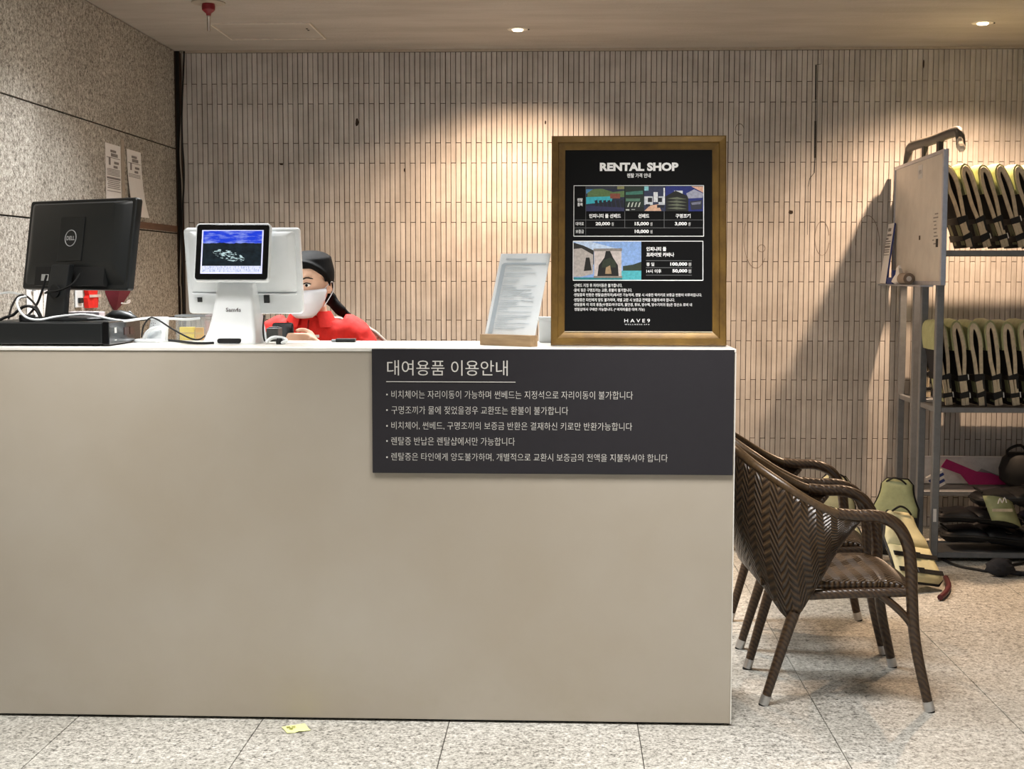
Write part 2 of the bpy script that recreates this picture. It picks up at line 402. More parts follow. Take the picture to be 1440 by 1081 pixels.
for (px, py, w, h) in ((502, 172, 2.6, 6), (767, 172, 1.2, 3), (569, 239, 1.2, 3), (396, 231, 3, 1.6), (1299, 90, 1.2, 6), (1112, 298, 4, 3)):
    c = at(px, py, WALL_Y-.0030)
    MB().prism([(c.x+w/247*math.cos(a)*random.uniform(.7, 1.1), c.z+h/247*math.sin(a)*random.uniform(.7, 1.1)) for a in [i*.7 for i in range(9)]], c.y-.0006, c.y+.003).build('chip', mat('chip_dark', '#33271e', .9), wall_back)
# cornice strip
struct(MB().bx(LEFT_X+.03, X_R, WALL_Y-.022, WALL_Y-.006, CEIL-.013, CEIL).build('trim_1', mat('trim_paint', '#b0a596', .6)), 'thin pale strip where tiled wall meets ceiling', 'trim')
# left wall
wall_left = struct(MB().bx(LEFT_X-.12, LEFT_X-.012, Y_N, WALL_Y+.1, 0, CEIL).build('wall_left', M_BLACKGAP), 'speckled grey granite panel wall on the left', 'wall')
zz = [0, .24, .715, 1.188, 1.661, 2.139, CEIL]
for a, b in zip(zz[:-1], zz[1:]):
    for y0, y1 in ((Y_N, .6), (.6, 3.1), (3.1, 5.2), (5.2, WALL_Y-.03)):
        MB().bx(LEFT_X-.02, LEFT_X, y0+.003, y1-.003, a+.0035, b-.0035).build('stone_panel', M_STONE, wall_left, .001, seg=1)
MB().bx(LEFT_X-.01, LEFT_X+.003, 6.55, WALL_Y-.04, 1.668, 1.702).build('wooden_strip', M_STRIPWOOD, wall_left)
MB().bx(LEFT_X-.002, LEFT_X+.003, 6.80, 6.845, 1.702, 2.10).build('tape_strip', mat('old_tape', '#a79c8e', .6), wall_left)
# right wall, out of view
struct(MB().bx(X_R, X_R+.1, Y_N, WALL_Y+.1, 0, CEIL).build('wall_right', mat('right_paint', '#b8b0a4', .7)), 'plain beige wall closing the room on the right', 'wall')
# corner gap filler
struct(MB().bx(LEFT_X+.002, LEFT_X+.020, WALL_Y-.012, WALL_Y-.004, 0, CEIL-.002).build('trim_2', mat('corner_dark', '#16130f', .9)), 'dark gap strip in the corner of granite and tile walls', 'trim')

# ================================================================== ceiling fittings
def downlight(x, y, w, label):
    t = thing('recessed_spotlight', label, 'ceiling light', (x, y, CEIL), group='recessed spotlights')
    MB().lathe([(.030, -.004), (.052, -.004), (.055, -.001), (.055, .0), (.030, .0)], 28).build('trim_ring', mat('lamp_ring', '#d8d2c6', .4), t, smooth=40)
    MB().lathe([(.0, -.012), (.024, -.010), (.029, -.004), (.029, -.001), (.0, -.001)], 24).build('bulb', M_GLASSLAMP, t, smooth=50)
    MB().box((.056, 0, -.003), (.008, .006, .005)).build('spring_clip', M_BLACK, t)
    ld = bpy.data.lights.new('spot_lamp', 'SPOT'); ld.energy = w; ld.color = SPOT_COL; ld.spot_size = R(138); ld.spot_blend = 1.0; ld.shadow_soft_size = .02
    lo = link('spot_beam', ld, t); lo.location = (0, 0, -.03)
    return t
downlight(*SPOTS[0], 'small warm recessed spotlight above the framed price board')
downlight(*SPOTS[1], 'small warm recessed spotlight above the vest racks')
for x, y, w, c, where in HALL:
    t = thing('ceiling_panel_light', 'flat white ceiling panel light ' + where, 'ceiling light', (x, y, CEIL), group='hall panel lights')
    MB().box((0, 0, -.006), (.62, .62, .012)).build('frame', M_WHITE, t, .002)
    MB().box((0, 0, -.0135), (.56, .56, .004)).build('diffuser', M_PANELGLOW, t)
    ld = bpy.data.lights.new('panel_lamp', 'AREA'); ld.energy = w; ld.color = c; ld.size = .56; ld.spread = R(85 if y < 5 else 125 if x < -1 else 95)
    lo = link('panel_beam', ld, t); lo.location = (0, 0, -.02)
# sprinkler
p = atz(293, 3, CEIL)
t = thing('fire_sprinkler', 'red capped ceiling sprinkler with a glass tube hanging down', 'sprinkler', p)
MB().lathe([(.0, -.0005), (.078, -.0005), (.078, -.006), (.066, -.008), (.0, -.008)], 28).build('ceiling_plate', mat('plate_paint', '#aaa193', .5), t, smooth=40)
MB().lathe([(.029, -.008), (.031, -.02), (.030, -.036), (.024, -.042), (.012, -.052), (.010, -.062), (0, -.062)], 24).build('red_cap', M_REDPLASTIC, t, smooth=40)
MB().lathe([(.0085, -.060), (.0085, -.128), (.006, -.133), (.0, -.133)], 16).build('glass_tube', mat('tube_metal', '#b8b0a6', .2, .6), t, smooth=40)
# access hatch
p = atz(372, 43, CEIL); q = [atz(*c, CEIL) for c in ((298, 33), (436, 31.5), (455, 54.5), (326, 54.5))]
x0, x1, y0, y1 = -1.80, -1.295, 6.94, 7.40
t = thing('access_hatch', 'flush square access hatch in the ceiling near the sprinkler', 'hatch', ((x0+x1)/2, (y0+y1)/2, CEIL))
hx, hy = (x1-x0)/2, (y1-y0)/2
MB().box((0, 0, -.001), (hx*2-.012, hy*2-.012, .002)).build('hatch_door', M_CEIL, t)
mb = MB()
for sx_, sy_, dx, dy in ((0, 1, hx*2, .006), (0, -1, hx*2, .006), (1, 0, .006, hy*2), (-1, 0, .006, hy*2)): mb.box((sx_*hx, sy_*hy, -.004), (dx+.003, dy+.003, .008))
mb.build('hatch_frame', mat('hatch_paint', '#d6cec2', .5), t)
for s in (0, 1): MB().lathe([(.006, -.0045), (.006, -.001), (0, -.001)], 10, (hx-.045-.0*s, -.06+.04*s, 0)).build('latch', M_BLACK, t)
# corner cables
ys_c = [75, 110, 160, 200, 230, 260, 300, 350, 400, 430]
for nm, off, m, lab, r in (('white_cable', 255, mat('dirty_white_cable', '#958c81', .5), 'thin dirty white cable running down the wall corner', .0042), ('black_cable', 257.2, M_BLACKM, 'thin black cable running down the wall corner', .005)):
    pts = [at(off+1.6*math.sin(i*1.4+(0 if r < .005 else 1.5)), y, WALL_Y-(.031 if r < .0045 else .043)) for i, y in enumerate(ys_c)]
    pts = [Vector((pts[0].x, pts[0].y, CEIL-.015))]+pts+[Vector((pts[-1].x, pts[-1].y, .01))]
    tag(MB().tube(catmull(pts, 4), r, 6).build(nm, m, smooth=60), lab, 'cable')

# ================================================================== counter
CX0, CX1, CDEP = LEFT_X+.012, .528, .455
t = thing('reception_counter', 'long white-topped beige reception counter with flat front', 'counter', (0, FRONT_Y, 0))
MB().bx(CX0, CX1-.003, .003, CDEP, .008, TOP_Z-.012).build('front_body', M_COUNTER, t, .0015, seg=1)
MB().bx(CX0+.01, CX1-.02, .02, CDEP-.01, 0, .0085).build('plinth', M_BLACKGAP, t)
MB().bx(CX0, CX1, 0, CDEP, TOP_Z-.012, TOP_Z).build('counter_top', M_TOP, t, .002)
MB().bx(CX1-.003, CX1, 0, CDEP, .008, TOP_Z-.012).build('edge_strip', M_TOP, t)
# front sign
sg = thing('information_sign', 'charcoal sign with white Korean rental rules on the counter front', 'sign', (0, FRONT_Y, 0))
a = on(sg, 523, 488.6); b = on(sg, 1034, 491); c = on(sg, 523, 663.8)
SX0, SX1, SZ0, SZ1 = a[0], .522, .805, TOP_Z-.003
MB().bx(SX0, SX1, -.005, 0, SZ0, SZ1).build('panel', M_SIGN, sg, .0008, seg=1)
LY = -.0058
def line(s, x0, y0, x1, y1, o=sg, m=M_LET, y=LY, bold=0, dy=0.0): return text(s, m, o, pxbox(o, x0, y0, x1, y1, y), y, bold)
line('대여용품 이용안내', 544.5, 506.5, 714, 528, bold=.0)
MB().bx(on(sg, 543.5, 536)[0], on(sg, 725, 536)[0], LY-.0005, LY+.0005, on(sg, 600, 537)[1], on(sg, 600, 536)[1]).build('underline', M_LET, sg)
for s, x1, yc, dy in (('비치체어는 자리이동이 가능하며 썬베드는 지정석으로 자리이동이 불가합니다', 890, 555.2, 1.0), ('구명조끼가 물에 젖었을경우 교환또는 환불이 불가합니다', 799, 577.0, .8),
                  ('비치체어, 썬베드, 구명조끼의 보증금 반환은 결재하신 키로만 반환가능합니다', 889, 599.2, 1.0), ('렌탈증 반납은 렌탈샵에서만 가능합니다', 724, 620.4, .5),
                  ('렌탈증은 타인에게 양도불가하며, 개별적으로 교환시 보증금의 전액을 지불하셔야 합니다', 939, 643.2, 1.2)):
    line(s, 550.5, yc-5.8, x1, yc+5.6, bold=-.010)
    cc = on(sg, 544.5, yc-.8); MB().box((cc[0], LY, cc[1]), (.0045, .001, .0045)).build('bullet', M_LET, sg)

# ================================================================== framed price board
def rbox(w, h, r, n=5, cx=0, cz=0):
    out = []
    for sx_, sz_, a0 in ((1, 1, 0), (-1, 1, 90), (-1, -1, 180), (1, -1, 270)):
        for k in range(n+1):
            a = R(a0+90*k/n); out.append((cx+sx_*(w/2-r)+r*math.cos(a), cz+sz_*(h/2-r)+r*math.sin(a)))
    return out
p = atz(897.5, 487.5, TOP_Z)+Vector((0, 0, .0036))
pb = thing('price_board', 'black rental price poster in a wide bronze wooden frame on the counter', 'framed sign', p, 0, -7)
BX0, BX1 = on(pb, 774.5, 487)[0], on(pb, 1021.5, 487)[0]; BZ1 = on(pb, 900, 191)[1]; BZ0 = .001
PROF = [(0, .028), (0, -.002), (.004, -.006), (.021, -.0075), (.024, -.001), (.040, .003), (.044, .006), (.044, .028)]
def cor(i, o): return ((BX0+o, BZ0+o), (BX1-o, BZ0+o), (BX1-o, BZ1-o), (BX0+o, BZ1-o))[i]
for i in range(4):
    j = (i+1) % 4
    MB().loft([[(cor(i, o)[0], y, cor(i, o)[1]) for o, y in PROF], [(cor(j, o)[0], y, cor(j, o)[1]) for o, y in PROF]]).build('frame_rail', M_GOLDWOOD, pb, smooth=25)
PY = .008
MB().bx(BX0+.03, BX1-.03, PY, PY+.012, BZ0+.03, BZ1-.03).build('poster', M_POSTER, pb)
MB().bx(BX0+.044, BX1-.044, .001, .0075, BZ0+.0425, BZ0+.0445).build('lip_highlight', mat('lip_glint', '#e8d9bd', .3), pb)  # pale strip paints the light caught by the frame's lower inner edge
MB().bx(-.02, .02, .03, .036, .02, .45).build('easel_strut', M_BLACK, pb)
TY = PY-.0008
def ptext(s, x0, y0, x1, y1, bold=0., m=M_WLET): return text(s, m, pb, pxbox(pb, x0, y0, x1, y1, TY), TY, bold)
ptext('RENTAL SHOP', 843.5, 228.5, 954, 240.5, .05)
ptext('렌탈 가격 안내', 882, 243.5, 915, 249.8, .02)
def pline(x0, y0, x1, y1, w=1.0, m=M_WLET):
    a = on(pb, min(x0, x1)-w/2 if x0 == x1 else x0, max(y0, y1)+(w/2 if y0 == y1 else 0), TY); b = on(pb, max(x0, x1)+(w/2 if x0 == x1 else 0), min(y0, y1)-(w/2 if y0 == y1 else 0), TY)
    MB().bx(a[0], b[0], TY, TY+.0006, a[1], b[1]).build('rule', m, pb)
for x0, y0, x1, y1 in ((807, 260.8, 989.5, 332), (806, 339, 988.5, 394)):
    pline(x0, y0, x1, y0); pline(x0, y1, x1, y1); pline(x0, y0, x0, y1); pline(x1, y0, x1, y1)
M_RULE = mat('grey_rule', '#6d6d6f', .6)
for l in ((807, 309.2, 989, 309.2), (807, 320.3, 989, 320.3), (823.8, 261, 823.8, 332), (878.6, 297, 878.6, 320), (934, 297, 934, 320), (908.5, 366.4, 973, 366.4), (908.5, 376.3, 973, 376.3), (908.5, 386.8, 973, 386.8)): pline(*l, .7, M_RULE)
for s, x0, y0, x1, y1, b in (('렌탈', 812, 278.5, 819.5, 283.5, .02), ('품목', 812, 285, 819.5, 290, .02), ('인피니티 풀 선베드', 828.5, 300.5, 873, 306.5, .03), ('선베드', 897.5, 300.5, 913, 306.5, .03), ('구명조끼', 950, 300.5, 971, 306.5, .03),
        ('대여료', 809.5, 312, 821, 317, .01), ('20,000', 837.5, 312, 858, 317.6, .04), ('원', 860, 312.5, 863, 317.3, 0), ('15,000', 892.5, 312, 912.5, 317.6, .04), ('원', 914.5, 312.5, 917.5, 317.3, 0), ('3,000', 949, 312, 966, 317.6, .04), ('원', 968, 312.5, 971, 317.3, 0),
        ('보증금', 809.5, 323, 821, 328, .01), ('10,000', 892.5, 322.8, 912.5, 328.4, .04), ('원', 914.5, 323.3, 917.5, 328, 0),
        ('인피니티 풀', 909, 347, 937, 353, .03), ('프라이빗 카바나', 909, 355, 948, 361, .03), ('종 일', 909, 369, 920, 374, .02), ('100,000', 942.5, 368.8, 966.5, 374.3, .04), ('원', 968, 369, 972, 374, 0),
        ('14시 이후', 909, 378.5, 930, 383.8, .02), ('50,000', 945.5, 378.3, 966.5, 383.8, .04), ('원', 968, 378.5, 972, 383.6, 0),
        ('·선베드 지정 후 자리이동은 불가합니다.', 806.5, 398.6, 875, 403.6, .005), ('·물에 젖은 구명조끼는 교환, 환불이 불가합니다.', 806.5, 405.5, 889, 410.5, .005),
        ('·렌탈품목 반환은 렌탈샵(현위치)에서만 가능하며, 렌탈 시 사용한 락카키로 보증금 반환이 이루어집니다.', 806.5, 412.3, 987, 417.5, .005), ('·렌탈증은 타인에게 양도 불가하며, 개별 교환 시 보증금 전액을 지불하셔야 합니다.', 806.5, 419.2, 949, 424.2, .005),
        ('·렌탈품목 이 외의 용품(수영모/야구모자, 물안경, 튜브, 방수팩, 방수기저귀 등)은 정산소 로비 내', 806.5, 426, 973, 431.2, .005), (' 렌탈샵에서 구매만 가능합니다. (* 비치타올은 대여 가능)', 808, 432.7, 906.5, 437.8, .005),
        ('H A V E 9', 878, 448.3, 914, 453.2, 0), ('W E L L N E S S  S P A', 878.5, 455.3, 913.5, 456.9, 0)):
    ptext(s, x0, y0, x1, y1, b)
def photo(polys):
    mb = MB(); ms = []; 
    for i, (c, pts) in enumerate(polys):
        m = mat('print_'+c[1:], c, .5, var=.12, scale=120)
        if m not in ms: ms.append(m)
        y = TY-.00006*i; q = [on(pb, *p, y) for p in pts]
        mb.add([(a, y, b) for a, b in q], [tuple(range(len(q)))], ms.index(m))
    mb.build('printed_photo', ms, pb)
def rc(x0, y0, x1, y1): return [(x0, y0), (x1, y0), (x1, y1), (x0, y1)]
random.seed(3)
ph = [('#1d2340', rc(824.3, 261.5, 878.2, 297)), ('#4e8fc0', rc(824.3, 266, 850, 272)), ('#5f7a4a', [(826, 271), (834, 266), (846, 265), (862, 270), (878, 268), (878, 277), (826, 278)]), ('#39b4c4', [(824.3, 277), (862, 276), (860, 283), (824.3, 287)]), ('#8a4a38', rc(858, 272, 872, 279)), ('#2a2f3a', rc(824.3, 262, 870, 265.5)), ('#8f8f5f', rc(868, 261.8, 878, 266))]
for k in range(7): ph.append(('#141726', [(836+k*6, 282), (840+k*6, 281), (842+k*6, 292), (838+k*6, 293)]))
ph += [('#2b2d52', [(824.3, 289), (878, 292), (878, 297), (824.3, 297)])]
photo(ph)
ph = [('#17291f', rc(879, 261.5, 905.3, 297)), ('#3f7a6a', [(880, 270), (904, 268), (904, 273), (880, 274)]), ('#57806a', rc(880, 279, 900, 283))]
for k in range(4): ph.append(('#c9cec2', [(884+k*5, 285), (886+k*5, 284), (884+k*5, 291), (882+k*5, 291)]))
ph += [('#0d1210', rc(879, 291, 905, 297)), ('#c5c8c4', rc(880, 294, 885, 296)), ('#c5c8c4', rc(888, 294, 893, 295))]
photo(ph)
photo([('#2c3350', rc(905.6, 261.5, 935.5, 297)), ('#d9dde2', rc(906, 276, 918, 288)), ('#e5e7ea', rc(919, 270, 925, 284)), ('#cfd4da', rc(926, 276, 935, 288)), ('#10131c', rc(911, 278, 917, 284)), ('#10131c', rc(925, 278, 931, 284)), ('#e3b79a', [(906, 296.5), (914, 289), (926, 287), (930, 296.5)]), ('#15182a', rc(908, 287, 914, 290)), ('#15182a', rc(924, 288, 934, 292)), ('#8fd0d8', rc(906, 262, 912, 268)), ('#f0f2f4', rc(933, 264, 935, 286))])
ph = [('#1c2a7a', rc(935.8, 261.5, 989, 297)), ('#e6b69c', [(972, 262), (989, 262), (989, 271)]), ('#e0e3e6', rc(948, 268, 960, 273)), ('#13140f', [(936, 276), (950, 268), (968, 276), (968, 297), (936, 297)])]
for k in range(4): ph.append(('#6a6f5c', [(938, 279+k*4.6), (952, 277+k*4.6), (966, 280+k*4.6), (952, 280.5+k*4.6)]))
ph += [('#a7a9bc', [(965, 272), (976, 266), (989, 272), (988, 278), (968, 279)]), ('#2d2e3e', [(970, 283), (988, 281), (987, 294), (972, 295)]), ('#7c7d90', [(972, 285), (986, 283), (985, 287), (973, 288)])]
photo(ph)
ph = [('#8db0e6', rc(806.6, 339.6, 901.8, 393.4)), ('#c5d8f2', [(806.6, 339.6), (830, 339.6), (870, 350), (860, 358), (824, 350)]), ('#2a2722', [(806.6, 341), (820, 345), (835, 352), (835, 372), (806.6, 372)]), ('#2f3a2a', [(876, 374), (890, 372), (901.8, 368), (901.8, 381), (876, 381)]), ('#4fb3bd', rc(874, 380.5, 901.8, 393.4)), ('#2e7f84', rc(806.6, 390, 875, 393.4)),
      ('#b5aca6', [(806.6, 350), (818, 349), (834, 358), (834, 385), (818, 389), (806.6, 389)]), ('#17140f', [(824, 362), (829, 362), (832, 380), (821, 381)]), ('#8d857f', [(834.5, 349.5), (875, 349), (874.5, 353), (834.5, 353.5)]), ('#12100d', rc(836, 353, 873, 388)), ('#2c3424', [(848, 366), (858, 362), (866, 368), (866, 376), (846, 376)]),
      ('#cbbfba', [(835.5, 353), (852, 353), (850, 362), (842, 373), (840, 388), (835.5, 389)]), ('#cbbfba', [(874, 353), (858, 353), (862, 362), (869, 373), (870, 388), (874, 389)]), ('#8f8378', rc(835, 388, 875, 390.5)), ('#a68c6a', [(852, 376), (858, 373), (860, 385), (851, 385)])]
photo(ph)

# ================================================================== sheet in acrylic holder
p = atz(714.5, 486, TOP_Z)
ah = thing('acrylic_sign_holder', 'pale printed sheet in a clear holder on an oak block', 'sign holder', p, -33, 0)
MB().bx(-.101, .101, -.018, .022, 0, .036).build('oak_base', M_OAK, ah, .002)
lean = Matrix.Translation((0, .006, .026)) @ Matrix.Rotation(R(-19), 4, 'X')
sh = MB().box((0, 0, .145), (.198, .0012, .285), lean).build('paper_sheet', M_PAPERB, ah)
MB().box((0, -.0018, .146), (.204, .002, .292), lean).build('clear_panel', M_ACRYL, ah)
random.seed(5)
mb = MB(); yy = -.0032
mb.box((-.03, yy, .268), (.085, .0004, .005), lean)
for k in range(34):
    if random.random() < .16: continue
    w = random.uniform(.035, .125); x0_ = -.062 if k % 5 else -.07
    mb.box((x0_+w/2, yy, .240-k*.0064), (w, .0004, .0022), lean)
    if random.random() < .2: mb.box((.045, yy, .240-k*.0064), (.05, .0004, .0022), lean)
mb.build('printed_lines', M_INK if False else mat('faint_ink', '#c3ccd2', .8), ah)
mb = MB(); mb.box((-.078, yy+.0003, .13), (.016, .0003, .24), lean); mb.box((.005, yy+.0003, .252), (.17, .0003, .006), lean)
mb.build('printed_band', M_INKL, ah)
# white box behind frame
p = atz(768, 482, TOP_Z)
t = thing('white_box', 'plain small white carton half hidden behind the framed price board', 'box', (p.x+.03, p.y+.055, TOP_Z))
MB().bx(-.055, .055, -.03, .03, 0, .072).build('carton', M_PAPERB, t, .002); MB().bx(-.057, .057, -.032, .032, .072, .086).build('lid', M_PAPERB, t, .002)

# ================================================================== desktop computer and monitor
pcx = at(153, 485, 4.30).x
pc = thing('desktop_computer', 'flat black desktop computer case lying on the counter', 'computer', (pcx-.22, 4.30, TOP_Z))
MB().bx(-.20, .20, 0, .325, .006, .076).build('case', M_BLACK, pc, .004)
MB().bx(.20, .221, .002, .323, .004, .078).build('front_bezel', M_GLOSSBLK, pc, .003)
MB().bx(.2205, .2215, .055, .075, .040, .058).build('sticker', M_PAPER, pc); MB().bx(.2205, .2215, .055, .075, .016, .019).build('small_label', M_PAPER, pc)
for y in (.15, .21): MB().bx(.2206, .2222, y, y+.045, .03, .055).build('red_reflection', mat('reflected_red', '#3a1512', .2), pc)  # red reflection on the glossy bezel, put in as dark red patches
for x in (-.17, .17):
    for y in (.03, .29): MB().lathe([(.014, 0), (.014, .0065), (0, .0065)], 12, (x, y, 0)).build('foot', M_BLACKM, pc)
PCZ = TOP_Z+.0763
mo = thing('computer_monitor', 'black monitor seen from behind on its stand above the desktop case', 'monitor', (at(111, 400, 4.58).x, 4.56, PCZ), -30)
pan = Matrix.Translation((0, 0, .10)) @ Matrix.Rotation(R(-9), 4, 'X')
PW, PH = .525, .306
MB().loft([[(x, y, z) for x, z in rbox(PW-a, PH-a, .008, 3, 0, PH/2)] for y, a in ((.012, .004), (.008, 0), (-.012, 0), (-.016, .006))], M=pan).build('panel', M_BLACK, mo, smooth=35)
MB().loft([[(x, y, z) for x, z in rbox(w, h, .012, 3, 0, zc)] for y, w, h, zc in ((-.014, .50, .285, .155), (-.030, .46, .25, .165), (-.044, .40, .20, .185))], M=pan).build('back_cover', M_BLACK, mo, smooth=30)
MB().box((.0, -.0455, .165), (.12, .004, .15), pan).build('mount_plate', mat('black_plate', '#0f1213', .5), mo, .002)
MB().box((0, -.030, .042), (.34, .02, .066), pan).build('port_recess', M_BLACKM, mo)
MB().box((0.0, -.0175, .294), (.34, .004, .004), pan).build('vent_slot', M_BLACKM, mo)
MB().box((-.118, -.041, .036), (.036, .001, .022), pan).build('rating_label', mat('label_grey', '#b5b6b4', .5), mo)
ring = [pan @ Vector((.027*math.cos(a), -.048, .168+.027*math.sin(a))) for a in [i*math.pi/16 for i in range(33)]]
MB().tube(ring, .0015, 6).build('logo_ring', mat('logo_silver', '#c9cbcd', .4, .4), mo)
text('DELL', mat('logo_silver2', '#c9cbcd', .4, .4), mo, (-.020, .020, .161, .175), -.0482, .03, 'logo', M=pan)
cw = .048
MB().loft([[(-cw*a, y, z), (cw*a, y, z), (cw*a, y+.022, z), (-cw*a, y+.022, z)] for z, y, a in ((.004, -.100, 1.0), (.09, -.088, .95), (.185, -.066, .9))]).build('stand_column', mat('black_stand', '#15181a', .45), mo, .003)
MB().tube([(0, -.0885, .098), (0, -.094, .098)], .022, 18).build('cable_hole', M_BLACKM, mo)
MB().loft([[(x, z, y_) for x, z in rbox(.23-a, .17-a, .02, 4, 0, -.06)] for y_, a in ((0, 0), (.006, 0), (.010, .012))]).build('stand_base', M_BLACK, mo, smooth=40)
MB().tube(catmull([(.09, -.06, .155), (.085, -.09, .12), (.04, -.105, .10), (-.01, -.105, .095), (-.05, -.09, .09), (-.07, -.05, .10)], 6), .0035, 6).build('signal_cable', M_BLACKM, mo, smooth=60)
MB().tube(catmull([(-.09, -.05, .15), (-.10, -.08, .06), (-.13, -.10, .014), (-.08, -.17, .006), (.02, -.18, .006)], 6), .004, 6).build('power_cable', M_BLACKM, mo, smooth=60)
# tangled dark leads on the case
for k, (pts, lab) in enumerate((([(0, 447), (8, 446), (18, 443), (25, 437), (34, 431), (44, 431), (52, 437), (58, 445)], 'black lead looping on the computer case by the monitor stand'),
                                ([(12, 446), (16, 432), (24, 418), (34, 415), (46, 424), (54, 436), (60, 446)], 'grey-black lead arching behind the looped white cable'))):
    pp = [at(x, y, 4.40+.055*k) for x, y in pts]
    for v in pp: v.z = max(v.z, PCZ+.004)
    pp[0].z = PCZ+.004; pp[-1].z = PCZ+.004
    tag(MB().tube(catmull(pp, 5), .0035 if k else .005, 6).build('black_lead', M_BLACKM if k == 0 else mat('dark_lead', '#3a3734', .5), smooth=60), lab, 'cable')
pp = [at(26, 447, 4.385), at(35, 436, 4.385), at(43, 436, 4.385), at(50, 447, 4.385)]
t = thing('power_adapter', 'small black power adapter among the leads on the computer case', 'adapter', (at(38, 445, 4.37).x, 4.372, PCZ), 25)
MB().box((0, 0, .011), (.05, .022, .022)).build('adapter_body', M_BLACKM, t, .003); MB().tube([(.025, 0, .011), (.034, 0, .011)], .004, 8).build('strain_relief', M_BLACKM, t)
# white cable
wc = [(0, 413, 4.62), (14, 411, 4.6), (28, 414, 4.52), (36, 417, 4.42), (27, 419, 4.37), (24, 427, 4.35), (30, 440, 4.34), (41, 448, 4.335), (57, 449.5, 4.34), (75, 446, 4.37), (95, 443.5, 4.42), (118, 442, 4.46), (140, 445, 4.44), (155, 449, 4.43), (175, 451, 4.45), (196, 448.5, 4.475), (214, 447, 4.49), (240, 448, 4.50), (262, 449, 4.53), (281, 447.5, 4.56)]
pp = [at(x, y, Y) for x, y, Y in wc]
for i, v in enumerate(pp):
    if 5 < i < 14: v.z = max(v.z, PCZ+.0065)
tag(MB().tube(catmull(pp, 5), .0040, 8).build('white_cable', M_WHITE, smooth=60), 'white cable looping over the computer case to the sales terminal', 'cable')
# mouse
t = thing('computer_mouse', 'black computer mouse on the right end of the desktop case', 'mouse', (at(170, 447, 4.56).x, 4.565, PCZ), 4)
n_ = 16; rings = []
for x, h, w in ((-.056, .006, .010), (-.050, .018, .022), (-.03, .031, .030), (0, .033, .030), (.03, .024, .028), (.05, .013, .022), (.056, .006, .010)):
    rings.append([(x, w*math.cos(math.pi*k/(n_-1)), max(0, h*math.sin(math.pi*k/(n_-1)))) for k in range(n_)])
MB().loft(rings).build('shell', M_BLACK, t, smooth=50); MB().tube([(.036, 0, .018), (.030, 0, .024), (.024, 0, .026)], .004, 8).build('scroll_wheel', M_GREYP, t)
# white terminal cradle
p = atz(216, 481.5, TOP_Z)
t = thing('scanner_cradle', 'white plastic device cradle standing on the counter beside the computer', 'cradle', p, -12)
prof = [(-.034, .002), (.036, .002), (.034, .012), (.024, .086), (.018, .089), (-.024, .089), (-.032, .082), (-.030, .02)]
MB().loft([[(x, y, z) for x, z in rbox(.066, .01, .004, 3, 0, .0)] and [(-.036+.004*k, .012+.03*k, .004+.081*k), (.034-.008*k, .012+.03*k, .004+.081*k), (.034-.008*k, .038+.03*k, .004+.081*k), (-.036+.004*k, .038+.03*k, .004+.081*k)] for k in (0, .25, .5, .75, 1)]).build('back_rest', M_WHITE, t, .005, 40)
MB().loft([[(x, y, z) for x, y in rbox(.096-a, .075-a, .012, 4, -.016, .012)] for z, a in ((0, 0), (.008, 0), (.012, .012))]).build('foot_plate', M_WHITE, t, smooth=40)
MB().tube(catmull([(-.03, -.012, .008), (-.024, -.004, .03), (-.008, .006, .044), (.02, .012, .05)], 5), [.007]*11+[.007]*5, 8).build('curved_arm', M_WHITE, t, smooth=60)
text('·:·', M_INK, t, (-.022, -.004, .056, .066), .024, 0, 'printed_mark')
# clear box with yellow cards
p = atz(268, 480, TOP_Z)
t = thing('clear_box', 'clear acrylic box of yellow cards left of the sales terminal', 'box', (p.x, p.y+.05, TOP_Z))
for nm, b in (('front_pane', (-.05, .05, -.05, -.047, .003, .085)), ('back_pane', (-.05, .05, .047, .05, .003, .085)), ('side_pane', (-.05, -.047, -.047, .047, .003, .085)), ('side_pane', (.047, .05, -.047, .047, .003, .085)), ('bottom_pane', (-.05, .05, -.05, .05, 0, .003))):
    MB().bx(*b).build(nm, m_glass('clear_pane', '#c9ced0', .13) if 'clear_pane' not in MATS else MATS['clear_pane'], t)
mb = MB(); mb.bx(-.053, .053, -.053, -.048, .085, .090); mb.bx(-.053, .053, .048, .053, .085, .090); mb.bx(-.053, -.048, -.048, .048, .085, .09); mb.bx(.048, .053, -.048, .048, .085, .09)
mb.build('rim', M_GREYP, t)
for k, (dx, dy, h, m, lab) in enumerate(((-.018, -.02, .045, M_YELLOW, 'front yellow card pack inside the clear box'), (.022, -.012, .043, mat('amber_card', '#d9a21c', .5), 'amber card pack at the right inside the clear box'))):
    o = thing('card_pack', lab, 'card pack', (p.x+dx, p.y+.05+dy, TOP_Z+.003), 4*k)
    MB().box((0, 0, h/2), (.05 if k == 0 else .026, .022, h)).build('cards', m, o, .001); MB().box((0, -.0112, h*.55), (.051 if k == 0 else .0265, .001, .006)).build('band', mat('clear_band', '#caa93a', .3), o)
pp = [at(x, y, Y) for x, y, Y in ((199, 474, 4.46), (202, 458, 4.47), (211, 447, 4.47), (222, 449.5, 4.47), (240, 461, 4.47), (256, 470, 4.45), (270, 476.5, 4.43), (281, 477, 4.44), (288, 472, 4.5))]
tag(MB().tube(catmull(pp, 5), .0028, 6).build('black_cable', M_BLACKM, smooth=60), 'thin black cable hanging over the white cradle to the sales terminal', 'cable')
pp = [atz(x, y, TOP_Z+.005) for x, y in ((232, 478), (250, 479.5), (270, 482), (286, 482.5), (300, 482))]
tag(MB().tube(catmull(pp, 5), .0045, 6).build('black_cable', M_BLACKM, smooth=60), 'thick black cable lying along the counter top left of the sales terminal', 'cable')

